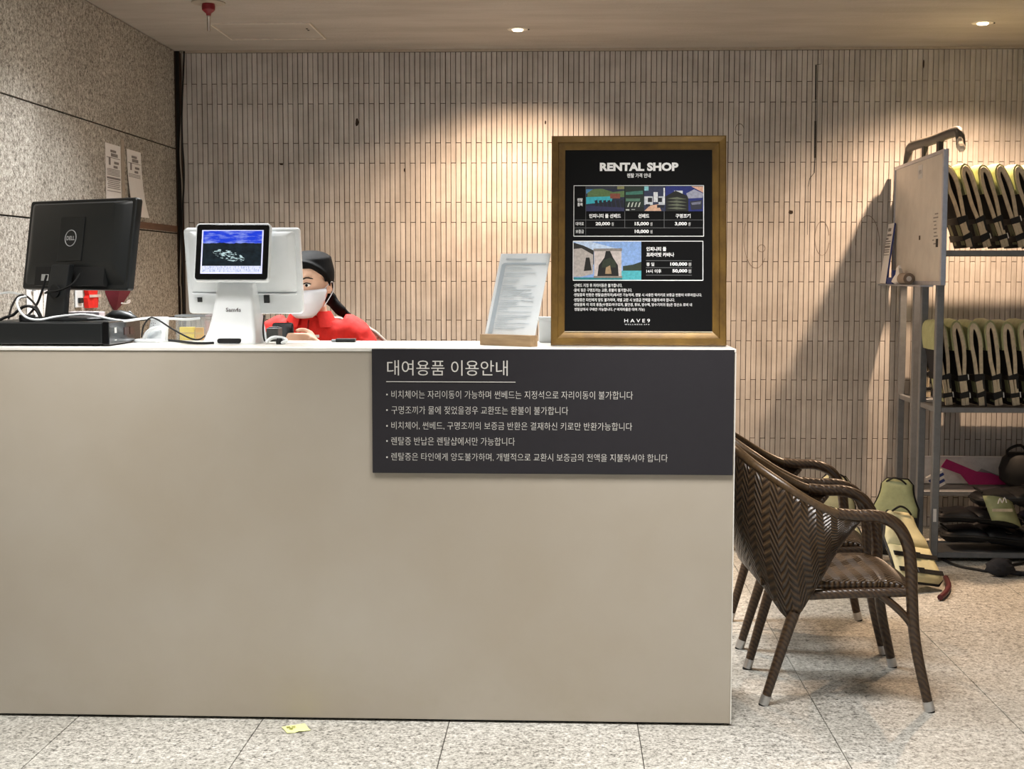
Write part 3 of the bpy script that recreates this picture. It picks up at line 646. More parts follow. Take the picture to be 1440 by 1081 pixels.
# ================================================================== point of sale terminal
p = atz(323, 484, TOP_Z); PYY = p.y
ps = thing('sales_terminal', 'white point of sale terminal with a small lit customer screen', 'sales terminal', (p.x, PYY, TOP_Z))
def srow(z, x0, x1, y0, y1): return [(x, y, z) for x, y in rbox(x1-x0, y1-y0, .012, 3, (x0+x1)/2, (y0+y1)/2)]
s = 4.52/1923
MB().loft([srow(.0, -.094, .084, 0, .20), srow(.006, -.094, .084, 0, .20), srow(.018, -.089, .082, .012, .20), srow(.045, -.081, .078, .030, .195), srow(.085, -.072, .072, .042, .19), srow(.14, -.063, .066, .054, .18), srow(.20, -.057, .062, .066, .16)]).build('stand', M_WHITE, ps, smooth=40)
MB().loft([[(x, y, z) for x, z in rbox(.078, .016, .007, 4, -.002, .011)] for y in (-.0015, .02)]).build('cable_slot', M_BLACKM, ps)
text('Sam4s', M_INK, ps, (-.022, .028, .106, .119), .0445, .02, 'logo', M=Matrix.Translation((0, .0, 0)))
dsp = Matrix.Translation((.003, .028, .205)) @ Matrix.Rotation(R(-14), 4, 'X')
# customer display
def disp(name, w, h, r, y0, y1, m, inset=0.): return MB().loft([[(x, y, z) for x, z in rbox(w-a, h-a, r, 5, 0, .098)] for y, a in ((y1, .004), (y1-.004, 0), (y0+.002, 0), (y0, .003))], M=dsp)
cdsp = disp('customer_display', .250, .196, .012, -.010, .018, M_WHITE).build('customer_display', M_WHITE, ps, smooth=40)
disp('bezel', .241, .187, .010, -.013, -.008, M_BLACK).build('bezel', M_GLOSSBLK, cdsp, smooth=40)
MB().box((0, -.0136, .098), (.205, .001, .148), dsp).build('screen_edge', mat('screen_white', '#cfd2f5', .4, emit=.6), cdsp)
scr = MB().box((0, 0, 0), (.196, .001, .140)).build('screen', M_SCREEN, cdsp); scr.matrix_local = dsp @ Matrix.Translation((0, -.0145, .099))
# operator's screen
opm = Matrix.Translation((.018, .158, .094)) @ Matrix.Rotation(R(11), 4, 'X')
mb = MB()
op = MB().loft([[(x, y, z) for x, z in rbox(.392-a, .292-b, .012, 4, 0, .146+c)] for y, a, b, c in ((.03, .006, .006, 0), (.026, 0, 0, 0), (.010, 0, 0, 0), (.004, .008, .008, 0), (.0035, .03, .085, .034), (-.004, .034, .088, .034), (-.018, .075, .14, .048))], M=opm).build('operator_screen', M_WHITE, ps, smooth=30)
MB().box((0, -.003, .072), (.355, .014, .005), opm).build('ridge', M_WHITE, op, .002)
MB().box((-.155, .002, .050), (.016, .004, .016), opm).build('label', M_BLACK, op)
MB().box((.075, -.002, .054), (.018, .012, .026), opm).build('socket', M_BLACK, op)
MB().bx(-.03, .04, .12, .185, .10, .20).build('neck', M_WHITE, ps, .006)
pp = [Vector((.098, .08, .092)), Vector((.105, .03, .055)), Vector((.108, .025, .02)), Vector((.112, .03, .008)), Vector((.108, .06, .006)), Vector((.10, .08, .006))]
MB().tube(catmull(pp, 5), .003, 6).build('screen_lead', M_BLACKM, ps, smooth=60)
t = thing('white_plug_lead', 'short curled white plug lead on the counter right of the terminal', 'cable', atz(388, 484, TOP_Z))
MB().tube(catmull([(-.030, -.01, .0065), (-.015, 0, .020), (.005, .01, .022), (.03, .01, .016), (.032, .0, .008), (.01, -.005, .006)], 5), .006, 8).build('lead', M_WHITE, t, smooth=60)
MB().lathe([(.011, 0), (.012, .012), (.008, .02), (0, .02)], 12, (.012, .0, .0)).build('plug', M_BLACK, t, smooth=40)
t = thing('receipt_printer', 'low dark device behind the sales terminal stand', 'printer', (at(367, 470, 4.62).x+.016, 4.645, TOP_Z))
MB().bx(-.004, .038, 0, .07, 0, .046).build('printer_body', mat('dark_grey_plastic', '#4a4a48', .5), t, .003); MB().bx(.0, .034, .02, .06, .046, .049).build('cover', M_BLACK, t, .001)
# key box and sheet
t = thing('card_reader', 'small black card reader lying flat near the sign on the counter', 'card reader', atz(484, 481, TOP_Z), 3)
MB().bx(-.028, .038, -.012, .028, 0, .012).build('reader_body', M_BLACK, t, .002); MB().bx(-.043, -.028, -.010, .02, .001, .009).build('grey_end', M_GREYP, t, .002)
t = thing('paper_sheet', 'blank pinkish paper sheet lying flat on the counter top', 'paper', atz(598, 484.5, TOP_Z), 2)
MB().bx(-.14, .12, -.02, .11, 0, .0012).build('sheet', mat('pinkish_paper', '#e3d8d6', .8), t)
t = thing('tissue_box', 'low white box behind the computer case under the monitor', 'box', (at(122, 440, 4.68).x, 4.676, TOP_Z))
MB().bx(-.055, .055, -.03, .03, 0, .10).build('carton', mat('pink_white', '#efe3e8', .7), t, .002); MB().bx(-.03, .03, -.012, .012, .1, .1015).build('opening', M_PAPER, t)

# ================================================================== things hung on the granite wall
def wall_local(name, label, cat, px0, py0, px1, py1, off=.0):       # corner pixels on the left wall -> thing facing +x
    a = atx(px0, py0, LEFT_X); b = atx(px1, py1, LEFT_X)
    t = thing(name, label, cat, (LEFT_X+off, (a.y+b.y)/2, b.z), 90)
    return t, abs(b.y-a.y), a.z-b.z
for lab, y0, y1, zt, zb in (('left of two printed notices taped to the granite wall above the monitor', 6.562, 6.79, 2.061, 1.60), ('right of two printed notices taped to the granite wall, its lower end curling', 6.885, 7.115, 2.06, 1.722)):
    t = thing('wall_notice', lab, 'notice', (LEFT_X+.0025, (y0+y1)/2, zb), 90, group='printed notices on granite wall')
    w, h = y1-y0, zt-zb; curl = .03 if zb > 1.65 else 0
    rows = 8; vs = []; fs = []
    for k in range(rows+1):
        f = k/rows; yy = -curl*(1-f)**3
        vs += [(-w/2+.02*(1-f)*(1 if curl else 0), yy, h*f), (w/2+.03*(1-f)*(1 if curl else 0), yy, h*f)]
    for k in range(rows): fs.append((2*k, 2*k+1, 2*k+3, 2*k+2))
    MB().add(vs, fs).build('sheet', M_PAPER, t)
    mb = MB(); H0 = h
    for (x, z, ww, hh) in ((0, -.034, .085, .012), (.015, -.052, .10, .016), (0, -.066, .20, .003), (-.055, -.085, .025, .035), (.045, -.088, .07, .012), (.03, -.108, .06, .012)): mb.box((x, -.0012-curl*.02, H0+z), (ww, .0004, hh))
    for k in range(5): mb.box((0, -.0012-curl*.03, H0-.122-k*.007), (.19, .0004, .003))
    mb.box((0, -.0012-curl*.03, H0-.165), (.20, .0004, .010))
    for k in range(5): mb.box((0, -.0013-curl*.04, H0-.177-k*.009), (.19-.02*(k % 2), .0004, .0035))
    mb.box((0, -.0013-curl*.05, H0-.228), (.20, .0004, .003))
    mb.build('print', mat('notice_ink', '#85807e', .8), t)
    if curl: MB().box((0.0, -.012, .065), (.012, .0005, .05)).build('mark', M_INK, t); MB().box((0.02, -.012, .065), (.045, .0005, .01)).build('mark', M_INK, t)
for (px0, px1, py0, py1, lab) in ((36, 53, 404, 447, 'left of two white sheets hanging on granite wall behind the monitor'), (53.5, 66, 404, 447, 'right of two white sheets hanging on granite wall behind the monitor')):
    t, w, h = wall_local('hanging_sheet', lab, 'paper', px0, py0, px1, py1, .003)
    MB().loft([[(-w/2+w*k/6, -.004*math.sin(k*1.3), z) for k in range(7)] for z in (0, h)], cap=False, closed=False).build('sheet', M_PAPER, t)
    MB().box((0, -.008, h-.01), (.03, .004, .012)).build('clip', M_GREYP, t)
t, w, h = wall_local('red_pouch', 'red cloth pouch hanging on the granite wall behind the monitor', 'pouch', 116, 405, 133, 432, .002)
MB().loft([[(x*a, y, z) for x, y in ((-w/2, 0), (w/2, 0), (w/2, -.02), (0, -.035), (-w/2, -.02))] for z, a in ((0, .8), (h*.5, .95), (h*.62, .7), (h, .9))]).build('cloth', M_RED, t, smooth=30)
MB().box((0, -.03, h*.6), (w*.8, .012, .012)).build('tie', mat('pale_tie', '#d9c4ba', .7), t)
t, w, h = wall_local('white_key_tag', 'white plastic tag with a dark holder hanging beside the red pouch', 'tag', 104, 405, 114, 432, .002)
MB().bx(-w/2, w/2, -.008, 0, 0, h).build('tag_body', M_WHITE, t, .003); MB().bx(-w*.3, w*.2, -.02, -.008, .02, h*.5).build('holder', M_BLACK, t, .003)
t, w, h = wall_local('maroon_pouch', 'maroon pointed cloth pouch hanging right of the red pouch', 'pouch', 146, 404, 174, 437, .002)
MB().loft([[(-w*.5*a+w*.05*(1-a), 0, z), (w*.5*b, 0, z), (w*.4*b, -.05*a, z), (-w*.3*a, -.055*a, z)] for z, a, b in ((0, .05, .05), (h*.35, .55, .45), (h*.75, .9, .9), (h, 1, .95))]).build('cloth', M_MAROON, t, smooth=25)
MB().tube(catmull([(-.08, -.062, h*.36), (-.02, -.062, h*.33), (.05, -.058, h*.37), (.06, -.056, h*.46), (.01, -.06, h*.40)], 5), .004, 5).build('white_script', M_PAPER, t)
# flattened yellow note on the floor
c = [atz(x, y, 0) for x, y in ((395.8, 1022.5), (428.5, 1018), (437, 1027.5), (404, 1032))]
cen = sum(c, Vector())/4
t = thing('sticky_note', 'crumpled yellow paper note on the floor in front of the counter', 'note', (cen.x, cen.y, 0))
vs = []; 
for i in range(5):
    for j in range(4):
        u, v = i/4, j/3; q = c[0]*(1-u)*(1-v)+c[1]*u*(1-v)+c[2]*u*v+c[3]*(1-u)*v-cen
        vs.append((q.x, q.y, .001+.003*abs(math.sin(u*5+v*2))*(1 if 0 < v else .6)))
MB().add(vs, [(i*4+j, (i+1)*4+j, (i+1)*4+j+1, i*4+j+1) for i in range(4) for j in range(3)]).build('note_paper', M_NOTE, t)
mb = MB()
for q in ((-.022, .012), (-.016, -.004), (-.006, .010)): mb.box((q[0], q[1], .006), (.012, .010, .0005), Matrix.Rotation(.4, 4, 'Z'))
mb.build('pencil_mark', mat('pencil', '#9a9a58', .8), t)

# ================================================================== person behind the counter
hp = at(435.5, 402, 5.0); PX = hp.x
pe = thing('person', 'person in red polo shirt and white face mask looking at a phone', 'person', (PX, 5.06, 0))
def ell(cx, cy, z, hw, hd, n=20): return [(cx+hw*math.cos(2*math.pi*k/n), cy+hd*math.sin(2*math.pi*k/n), z) for k in range(n)]
HM = Matrix.Translation((0, hp.y-5.06, hp.z-.002)) @ Matrix.Rotation(R(-14), 4, 'Z') @ Matrix.Rotation(R(6), 4, 'X')
HR = [(0, .020, .078, -.040), (.06, .036, .090, -.012), (.15, .050, .094, .030), (.30, .061, .095, .070), (.42, .068, .094, .085), (.52, .071, .089, .094), (.62, .0735, .093, .099), (.72, .074, .092, .100), (.82, .069, .083, .096), (.90, .057, .062, .082), (.96, .038, .034, .055), (1, .012, .004, .016)]
HH = .228
def hring(t, off=0., n=28, a0=0, a1=360):
    for k in range(len(HR)-1):
        if HR[k][0] <= t <= HR[k+1][0]:
            f = (t-HR[k][0])/(HR[k+1][0]-HR[k][0]); w, fr, ba = [HR[k][i]*(1-f)+HR[k+1][i]*f for i in (1, 2, 3)]; break
    cy = (ba-fr)/2; hd = (ba+fr)/2; out = []
    full = abs(a1-a0) >= 360
    for j in range(n):
        a = R(a0+(a1-a0)*j/(n if full else n-1)); out.append((( w+off)*math.cos(a), cy+(hd+off)*math.sin(a), (t-.48)*HH))
    return out
def remesh(o, v):
    m = o.modifiers.new('Remesh', 'REMESH'); m.mode = 'VOXEL'; m.voxel_size = v; m.use_smooth_shade = True
    s = o.modifiers.new('Smooth', 'SMOOTH'); s.factor = .5; s.iterations = 3
mb = MB()
mb.loft([hring(t) for t in (0, .03, .06, .1, .15, .22, .30, .36, .42, .47, .52, .57, .62, .67, .72, .77, .82, .86, .90, .93, .96, .98, 1)], M=HM)
for s in (-1, 1):
    mb.loft([[(s*(.070+.010*(k > 0)), .012+r*.6*math.cos(a), .0+r*math.sin(a)-.004) for a in [i*math.pi/5 for i in range(10)]] for k, r in ((0, .022), (1, .028), (2, .026))] , M=HM)
mb.tube([HM @ Vector(v) for v in ((0, -.088, .03), (0, -.100, .008), (0, -.112, -.012), (0, -.102, -.020))], [.007, .009, .014, .012], 8)
TR = [(0, .17, .62, .15, .10), (0, .17, .70, .155, .105), (0, .15, .82, .135, .095), (0, .10, .96, .145, .10), (0, .055, 1.09, .16, .105), (0, .02, 1.18, .16, .095), (0, .012, 1.225, .14, .08), (0, .005, 1.262, .085, .06), (0, -.005, 1.29, .055, .055), (0, -.025, 1.335, .049, .052), (0, -.03, 1.36, .049, .052)]
mb.loft([ell(*r) for r in TR])
ARM = {1: [(.14, .02, 1.205), (.185, .005, 1.15), (.215, -.03, 1.05), (.205, -.06, .985), (.16, -.105, 1.05), (.090, -.160, 1.135), (.068, -.185, 1.163)],
       -1: [(-.14, .02, 1.205), (-.185, .005, 1.15), (-.215, -.03, 1.05), (-.21, -.06, .985), (-.19, -.11, 1.05), (-.155, -.165, 1.15), (-.143, -.185, 1.178)]}
AR = [.058, .052, .044, .040, .037, .028, .024]
for s in (1, -1): mb.tube(catmull(ARM[s], 4), [AR[min(i//4, 6)]*(1-(i % 4)/4)+AR[min(i//4+1, 6)]*((i % 4)/4) for i in range(25)], 12)
# hands: palm, four fingers wrapped on the back of the phone, thumb on the screen side
mb.tube([(.068, -.185, 1.163), (.048, -.205, 1.185), (.022, -.222, 1.204)], [.020, .026, .023], 10, flat=.6)
for k in range(4):
    z = 1.216-.016*k; L = (.046, .052, .049, .038)[k]
    mb.tube(catmull([(.022, -.222, z-.004), (.006, -.250, z), (-.012, -.2645, z+.001), (.002-L, -.2655-.002*k, z+.003)], 3), [.0095]*4+[.0085]*3+[.0080, .0078, .0065], 8)
mb.tube(catmull([(.042, -.205, 1.200), (.026, -.203, 1.222), (.000, -.211, 1.232), (-.022, -.221, 1.228)], 3), [.011, .0105, .010, .010, .0095, .009, .009, .0085, .008, .0065], 8)
mb.tube([(-.143, -.185, 1.178), (-.138, -.20, 1.19), (-.122, -.222, 1.192)], [.022, .029, .025], 10, flat=.6)
for k in range(4):
    z = 1.206-.016*k; mb.tube(catmull([(-.124, -.222, z), (-.114, -.250, z), (-.100, -.263, z), (-.080, -.262, z+.002)], 3), [.0095]*4+[.0085]*3+[.008, .0075, .0065], 8)
mb.tube(catmull([(-.132, -.206, 1.206), (-.118, -.204, 1.226), (-.100, -.212, 1.236), (-.082, -.221, 1.235)], 3), [.011]*3+[.0095]*4+[.0085, .008, .0065], 8)
for s in (1, -1):
    mb.tube(catmull([(s*.085, .15, .68), (s*.095, 0, .69), (s*.10, -.18, .685), (s*.10, -.225, .62), (s*.10, -.20, .45), (s*.10, -.19, .30), (s*.10, -.19, .245)], 4), [.085]*5+[.072]*5+[.060]*5+[.050]*4+[.045]*3+[.036]*3, 12)
    mb.tube([(s*.10, -.155, .245), (s*.10, -.20, .24), (s*.10, -.27, .232), (s*.10, -.30, .228)], [.035, .038, .034, .022], 10)
body = mb.build('body', M_SKIN, pe); remesh(body, .0055)
# shirt
mb = MB()
mb.loft([ell(cx, cy, z, hw+.014, hd+.016) for cx, cy, z, hw, hd in TR[1:7]]+[ell(0, .005, 1.258, .105, .078), ell(0, -.002, 1.276, .074, .070)])
for s in (1, -1): mb.tube(catmull([(s*.10, .02, 1.222)]+ARM[s][:4]+[tuple((Vector(ARM[s][3])+Vector(ARM[s][4]))/2)], 4), [.062, .066, .068, .069, .069, .068, .066, .064, .062, .060, .058, .057, .056, .055, .055, .054, .054, .053, .053, .053, .053], 14)
sh = mb.build('shirt', M_RED, pe); remesh(sh, .009)
d = bpy.data.textures.new('fold_noise', 'CLOUDS'); d.noise_scale = .07
dm = sh.modifiers.new('Folds', 'DISPLACE'); dm.texture = d; dm.strength = .018; dm.mid_level = .5
mb = MB(); n = 22; rr = []
for z, rx, ry, cy in ((1.266, .080, .076, -.004), (1.292, .069, .068, -.010), (1.316, .063, .063, -.016), (1.316, .069, .069, -.016), (1.290, .082, .080, -.010), (1.258, .100, .092, -.004)):
    rr.append([(rx*math.cos(R(a)), cy+ry*math.sin(R(a)), z-(.022 if abs(a-270) > 140 or True and (a < -50 or a > 230) else 0)) for a in [-65+310*k/(n-1) for k in range(n)]])
MB().loft(rr, cap=False, closed=False).build('collar', M_RED, sh, smooth=50)
MB().box((.035, -.112, 1.205), (.014, .004, .010)).build('badge', M_PAPER, sh)
MB().tube(catmull([(0, -.085, 1.262), (0, -.103, 1.23), (0, -.118, 1.18)], 3), .0035, 6).build('placket', mat('dark_red_cloth', '#9a1411', .8), sh)
# trousers and shoes
mb = MB(); mb.loft([ell(0, .17, z, w, h) for z, w, h in ((.60, .16, .115), (.70, .172, .12), (.80, .155, .112))])
for s in (1, -1): mb.tube(catmull([(s*.085, .15, .68), (s*.095, 0, .69), (s*.10, -.18, .685), (s*.10, -.225, .62), (s*.10, -.20, .45), (s*.10, -.19, .29)], 4), [.095]*5+[.083]*5+[.072]*5+[.062]*6, 12)
tr = mb.build('trousers', M_NAVY, pe); remesh(tr, .012)
for s in (1, -1): MB().tube([(s*.10, -.145, .245), (s*.10, -.20, .245), (s*.10, -.27, .236), (s*.10, -.312, .228)], [.040, .045, .040, .024], 12).build('shoe', M_BLACK, pe, smooth=60)
# hair
def shell(t0, t1, a0, a1, off, nt=8, n=24):
    return [[tuple(HM @ Vector(p)) for p in hring(t0+(t1-t0)*k/nt, off*(1 if t0+(t1-t0)*k/nt < .97 else .6), n, a0, a1)] for k in range(nt+1)]
mb = MB()
mb.loft([[tuple(HM @ (Vector(p)+Vector((0, 0, .012*(t > .85))))) for p in hring(t, o_)] for t, o_ in ((.80, .006), (.82, .014), (.85, .017), (.89, .019), (.93, .018), (.965, .018), (.99, .016), (1, .006))])
for oo_ in (.004, .009, .014):
    mb.loft(shell(.30, .82, 8, 172, oo_), cap=False, closed=False); mb.loft(shell(.56, .84, -22, 202, oo_), cap=False, closed=False)
for s in (-1, 1):
    mb.tube(catmull([tuple(HM @ Vector(v)) for v in ((s*.002, -.088, .098), (s*.040, -.082, .088), (s*.068, -.048, .062), (s*.080, -.012, .030), (s*.080, .002, .0))], 4), [.008, .009, .010, .011, .012, .012, .012, .012, .012, .011, .010, .009, .008, .007, .006, .005, .003], 8)
mb.tube(catmull([tuple(HM @ Vector((0, .085, -.03))), (.045, .075, 1.345), (.085, .070, 1.300), (.125, .080, 1.262), (.155, .105, 1.20), (.16, .125, 1.10)], 4), [.036]*3+[.032]*3+[.026]*4+[.020]*4+[.016]*4+[.012, .008, .004], 10, flat=.7)
hair = mb.build('hair', M_HAIR, pe); remesh(hair, .005)
# mask
mb = MB(); rows = []
for k in range(9):
    t = .015+.455*k/8; tt = max(0, t); o_ = .009+.006*math.sin(math.pi*k/8)+(.002 if k % 2 else 0)
    rows.append([tuple(HM @ (Vector((p[0], p[1]-.010*max(0, math.sin(math.pi*j/18))*(k > 3), (t-.48)*HH)))) for j, p in enumerate(hring(max(tt, .02), o_, 19, 192, 348))])
mk = mb.loft(rows, cap=False, closed=False).build('face_mask', M_MASK, pe, smooth=80); sm = mk.modifiers.new('Solid', 'SOLIDIFY'); sm.thickness = .002
for s in (-1, 1): MB().tube(catmull([tuple(HM @ Vector(v)) for v in ((s*.068, -.035, -.01), (s*.080, .0, .012), (s*.083, .022, .014), (s*.080, .026, -.02), (s*.066, -.03, -.07))], 4), .0018, 5).build('ear_loop', M_MASK, mk)
# eyes and brows
for s in (-1, 1):
    e = MB().lathe([(0, -.004), (.010, -.003), (.0125, 0), (.010, .003), (0, .004)], 14, M=HM @ Matrix.Translation((s*.031, -.0865, .016)) @ Matrix.Rotation(R(90+s*0), 4, 'X') @ Matrix.Diagonal((1, .55, 1, 1))).build('eye', mat('eye_white', '#e8e2dc', .3), pe, smooth=60)
    MB().lathe([(0, -.001), (.0052, 0), (.0052, .0016), (0, .0018)], 12, M=HM @ Matrix.Translation((s*.030, -.0905, .0145)) @ Matrix.Rotation(R(90), 4, 'X')).build('iris', M_HAIR, e, smooth=60)
    MB().tube(catmull([tuple(HM @ Vector(v)) for v in ((s*.017, -.0905, .019), (s*.031, -.0925, .0235), (s*.045, -.085, .019))], 4), .0022, 6).build('eyelid', mat('lash', '#2a1a14', .6), e)
    MB().tube(catmull([tuple(HM @ Vector(v)) for v in ((s*.014, -.0925, .036), (s*.032, -.092, .042), (s*.052, -.080, .037))], 4), [.002, .003, .003, .003, .003, .003, .0025, .002, .001], 6).build('eyebrow', M_HAIR, pe)
# phone
ph_ = thing('mobile_phone', 'black mobile phone held up by the person in red', 'phone', (PX-.058, 5.06-.245, 1.108), -4, 6)
MB().loft([[(x, y, z) for x, z in rbox(.076-a, .152-a, .010, 4, 0, .076)] for y, a in ((.004, .002), (.003, 0), (-.003, 0), (-.0045, .003))]).build('phone_body', M_GLOSSBLK, ph_, smooth=40)
MB().loft([[(x, y, z) for x, z in rbox(.026-a, .028-a, .005, 3, -.021, .132)] for y, a in ((-.0045, 0), (-.0065, .001))]).build('camera_bump', M_BLACK, ph_)
for q in ((-.026, .138), (-.016, .138), (-.026, .127)): MB().tube([(q[0], -.006, q[1]), (q[0], -.0075, q[1])], .004, 12).build('lens', M_GLOSSBLK, ph_)
# stool behind counter
st = thing('drafting_chair', 'tall chair with speckled mesh back behind the person in red', 'chair', (PX, 5.22, 0))
tm = NT('speckled_mesh'); vz = tm.n('ShaderNodeTexVoronoi'); vz.inputs['Scale'].default_value = 70; tm.l(tm.pos(src='obj'), vz.inputs[0])
M_MESH = tm.fin(tm.ramp(vz.outputs[0], [(.25, lin('#1c1b1a')), (.5, lin('#cfc9bd'))]), .7)
arch = [(.27*math.cos(R(a)), 1.03+.225*math.sin(R(a))) for a in range(0, 181, 12)]+[(-.24, .80), (.24, .80)]
MB().prism(arch, .22, .245).build('backrest', M_MESH, st, .006)
MB().tube([(x, .222, z) for x, z in arch[:16]], .008, 8).build('back_rim', mat('mesh_rim', '#8d8478', .5), st, smooth=50)
MB().bx(-.03, .03, .245, .27, .5, 1.0).build('back_post', M_BLACK, st, .004)
MB().lathe([(0, .515), (.20, .515), (.225, .53), (.225, .552), (.20, .566), (0, .570)], 28).build('seat', M_BLACKM, st, smooth=40)
MB().bx(-.03, .03, 0, .27, .50, .53).build('seat_bracket', M_BLACK, st)
MB().lathe([(.03, .06), (.03, .30), (.02, .30), (.02, .53), (0, .53)], 14).build('gas_post', M_BLACK, st, smooth=30)
MB().tube([(.345*math.cos(i*math.pi/12), .345*math.sin(i*math.pi/12), .188) for i in range(25)], .009, 8).build('foot_ring', M_CHROME, st, smooth=60)
for k in range(3): a = k*2.094; MB().tube([(0, 0, .195), (.345*math.cos(a), .345*math.sin(a), .188)], .007, 8).build('ring_spoke', M_CHROME, st)
for k in range(5):
    a = k*1.2566+.3; l = MB().tube([(0, 0, .075), (.27*math.cos(a), .27*math.sin(a), .06)], [.022, .014], 8).build('base_leg', M_BLACK, st, smooth=50)
    MB().lathe([(.0, 0), (.022, .004), (.025, .025), (.012, .05), (0, .052)], 12, (.27*math.cos(a), .27*math.sin(a), 0)).build('castor', M_BLACKM, l, smooth=40)

# ================================================================== woven armchairs
def uvgrid(o, nu, nv, lu, lv):
    me = o.data; uv = me.uv_layers.new(name='UVMap')
    for p in me.polygons:
        for li in p.loop_indices:
            vi = me.loops[li].vertex_index; uv.data[li].uv = (vi // nv/(nu-1)*lu, vi % nv/(nv-1)*lv)
def surf(rows, name, m, parent, lu, lv, thick, off=0):
    nv = len(rows[0]); me = bpy.data.meshes.new(name)
    me.from_pydata([tuple(p) for r in rows for p in r], [], [(i*nv+j, (i+1)*nv+j, (i+1)*nv+j+1, i*nv+j+1) for i in range(len(rows)-1) for j in range(nv-1)])
    me.materials.append(m); o = link(name, me, parent); uvgrid(o, len(rows), nv, lu, lv)
    for p in me.polygons: p.use_smooth = True
    s = o.modifiers.new('Solid', 'SOLIDIFY'); s.thickness = thick; s.offset = off
    return o
def make_chair():
    t = thing('wicker_armchair', 'x', 'chair')
    top = [(.03, -.262, .650), (-.05, -.268, .655), (-.14, -.268, .695), (-.225, -.245, .748), (-.305, -.18, .800), (-.35, -.09, .835), (-.362, 0, .845)]
    bot = [(.015, -.262, .632), (-.05, -.258, .545), (-.115, -.250, .42), (-.185, -.232, .30), (-.262, -.185, .39), (-.312, -.095, .445), (-.325, 0, .455)]
    mir = lambda L: L+[(x, -y, z) for x, y, z in L[-2::-1]]
    T = catmull(mir(top), 5); B = catmull(mir(bot), 5); rows = []
    for a, b in zip(T, B):
        d = Vector(((a.x+b.x)/2+.06, (a.y+b.y)/2, 0)); d = d.normalized() if d.length > 1e-4 else Vector((-1, 0, 0))
        rows.append([b.lerp(a, v/12)+d*(.03*math.sin(math.pi*v/12)*min(1, (a-b).length/.3)) for v in range(13)])
    surf(rows, 'back_shell', M_WICKER, t, 1.35, .40, .020)
    MB().tube(T, .0155, 10).build('top_rim', M_WICKER, t, smooth=60)
    for s in (1, -1):
        e = [(x, y*s, z) for x, y, z in bot[:4]]
        MB().tube(catmull(e, 5), .011, 8).build('side_edge', M_WRAP, t, smooth=60)
        arm = catmull([(.198, -.250*s, .40), (.195, -.250*s, .47), (.183, -.251*s, .55), (.150, -.254*s, .613), (.105, -.258*s, .641), (.06, -.261*s, .650), (.01, -.262*s, .650), (-.05, -.266*s, .655)], 5)
        MB().tube(arm, .0205, 10).build('arm', M_WRAP, t, smooth=60)
        for pts, r0, r1 in (([(.198, -.250*s, .405), (.214, -.251*s, .23), (.258, -.257*s, .032)], .0205, .0165), ([(-.178, -.234*s, .325), (-.215, -.224*s, .20), (-.262, -.212*s, .032)], .021, .0155)):
            L = MB().tube(catmull(pts, 4), [r0+(r1-r0)*k/8 for k in range(9)], 10).build('leg', M_WRAP, t, smooth=60)
            d = (Vector(pts[-1])-Vector(pts[-2])).normalized(); q = Vector(pts[-1])+d*(.032/abs(d.z))
            cp = MB().tube([Vector(pts[-1])-d*.004, q+Vector((0, 0, .004))], .0175, 12).build('leg_cap', M_CHROME, L, smooth=60)
            MB().lathe([(.0165, 0), (.0165, .005), (0, .005)], 12, tuple(q-Vector((0, 0, 0)))).build('glide', M_BLACKM, L)
        MB().tube(catmull([(.212, -.247*s, .25), (.196, -.246*s, .295), (.15, -.242*s, .345), (.10, -.238*s, .383)], 5), .013, 8).build('brace', M_WRAP, t, smooth=60)
        MB().tube([(.198, -.238*s, .395), (0, -.238*s, .388), (-.185, -.228*s, .375)], .017, 8).build('seat_rail', M_WRAP, t, smooth=60)
    MB().tube([(.198, .25, .392), (.207, 0, .385), (.198, -.25, .392)], .017, 8).build('front_rail', M_WRAP, t, smooth=60)
    rows = []
    for i in range(17):
        u = i/16; x = -.285+.50*u; fall = max(0, (u-.86)/.14)
        hw = .238 if u > .3 else .19+.048*math.sin(u/.3*math.pi/2)
        rows.append([(x-.015*abs(2*v/14-1)**2*(u > .8), hw*(2*v/14-1), .425-.014*math.sin(math.pi*v/14)*math.sin(math.pi*min(1, u*1.1))-.030*fall**2-.012*abs(2*v/14-1)**4) for v in range(15)])
    surf(rows, 'seat', M_WICKER, t, .56, .60, .026)
    return t
c1 = make_chair(); c2 = copy_tree(c1)
for c, loc, rz, lab in ((c1, (.933, 4.70, 0), 0, 'brown wicker armchair nearest the viewer, beside the counter end'), (c2, (.945, 5.385, 0), -1.5, 'brown wicker armchair farther back, behind the nearest one')):
    c.location = loc; c.rotation_euler = (0, 0, R(rz)); c['label'] = lab; c['group'] = 'row of wicker armchairs'

# ================================================================== shelving racks
RX, RX1 = 1.841, 3.05
def rack(label, yf, yb, shelves, h=2.03, dx=0):
    t = thing('shelving_rack', label, 'rack', (RX+dx, yf, 0), group='grey steel racks'); w = RX1-RX; d = yb-yf; s = .036
    for x in (0, w):
        for y in (0, d): MB().box((x, y, h/2), (s, s, h)).build('post', M_STEEL, t, .003, seg=1)
    for k, (z, bd) in enumerate(shelves):
        for y in (0, d): MB().bx(s/2, w-s/2, y-.012, y+.012, z-.026, z).build('rail', M_STEEL, t, .002, seg=1)
        for x in (0, w): MB().bx(x-.012, x+.012, s/2, d-s/2, z-.026, z).build('side_rail', M_STEEL, t, .002, seg=1)
        if bd: MB().bx(.0125, w-.0125, .0125, d-.0125, z-.012, z-.004).build('shelf_board', mat('shelf_grey', '#6f7174', .5, .3), t)
    return t
r1 = rack('front grey steel shelving rack loaded with folded life vests', 6.84, 7.13, [(1.550, 1), (.775, 1), (.046, 1)])
r2 = rack('rear grey steel shelving rack between the front rack and tiled wall', 7.42, 7.72, [(1.97, 0), (.765, 1), (.265, 1)], h=1.98, dx=.034)
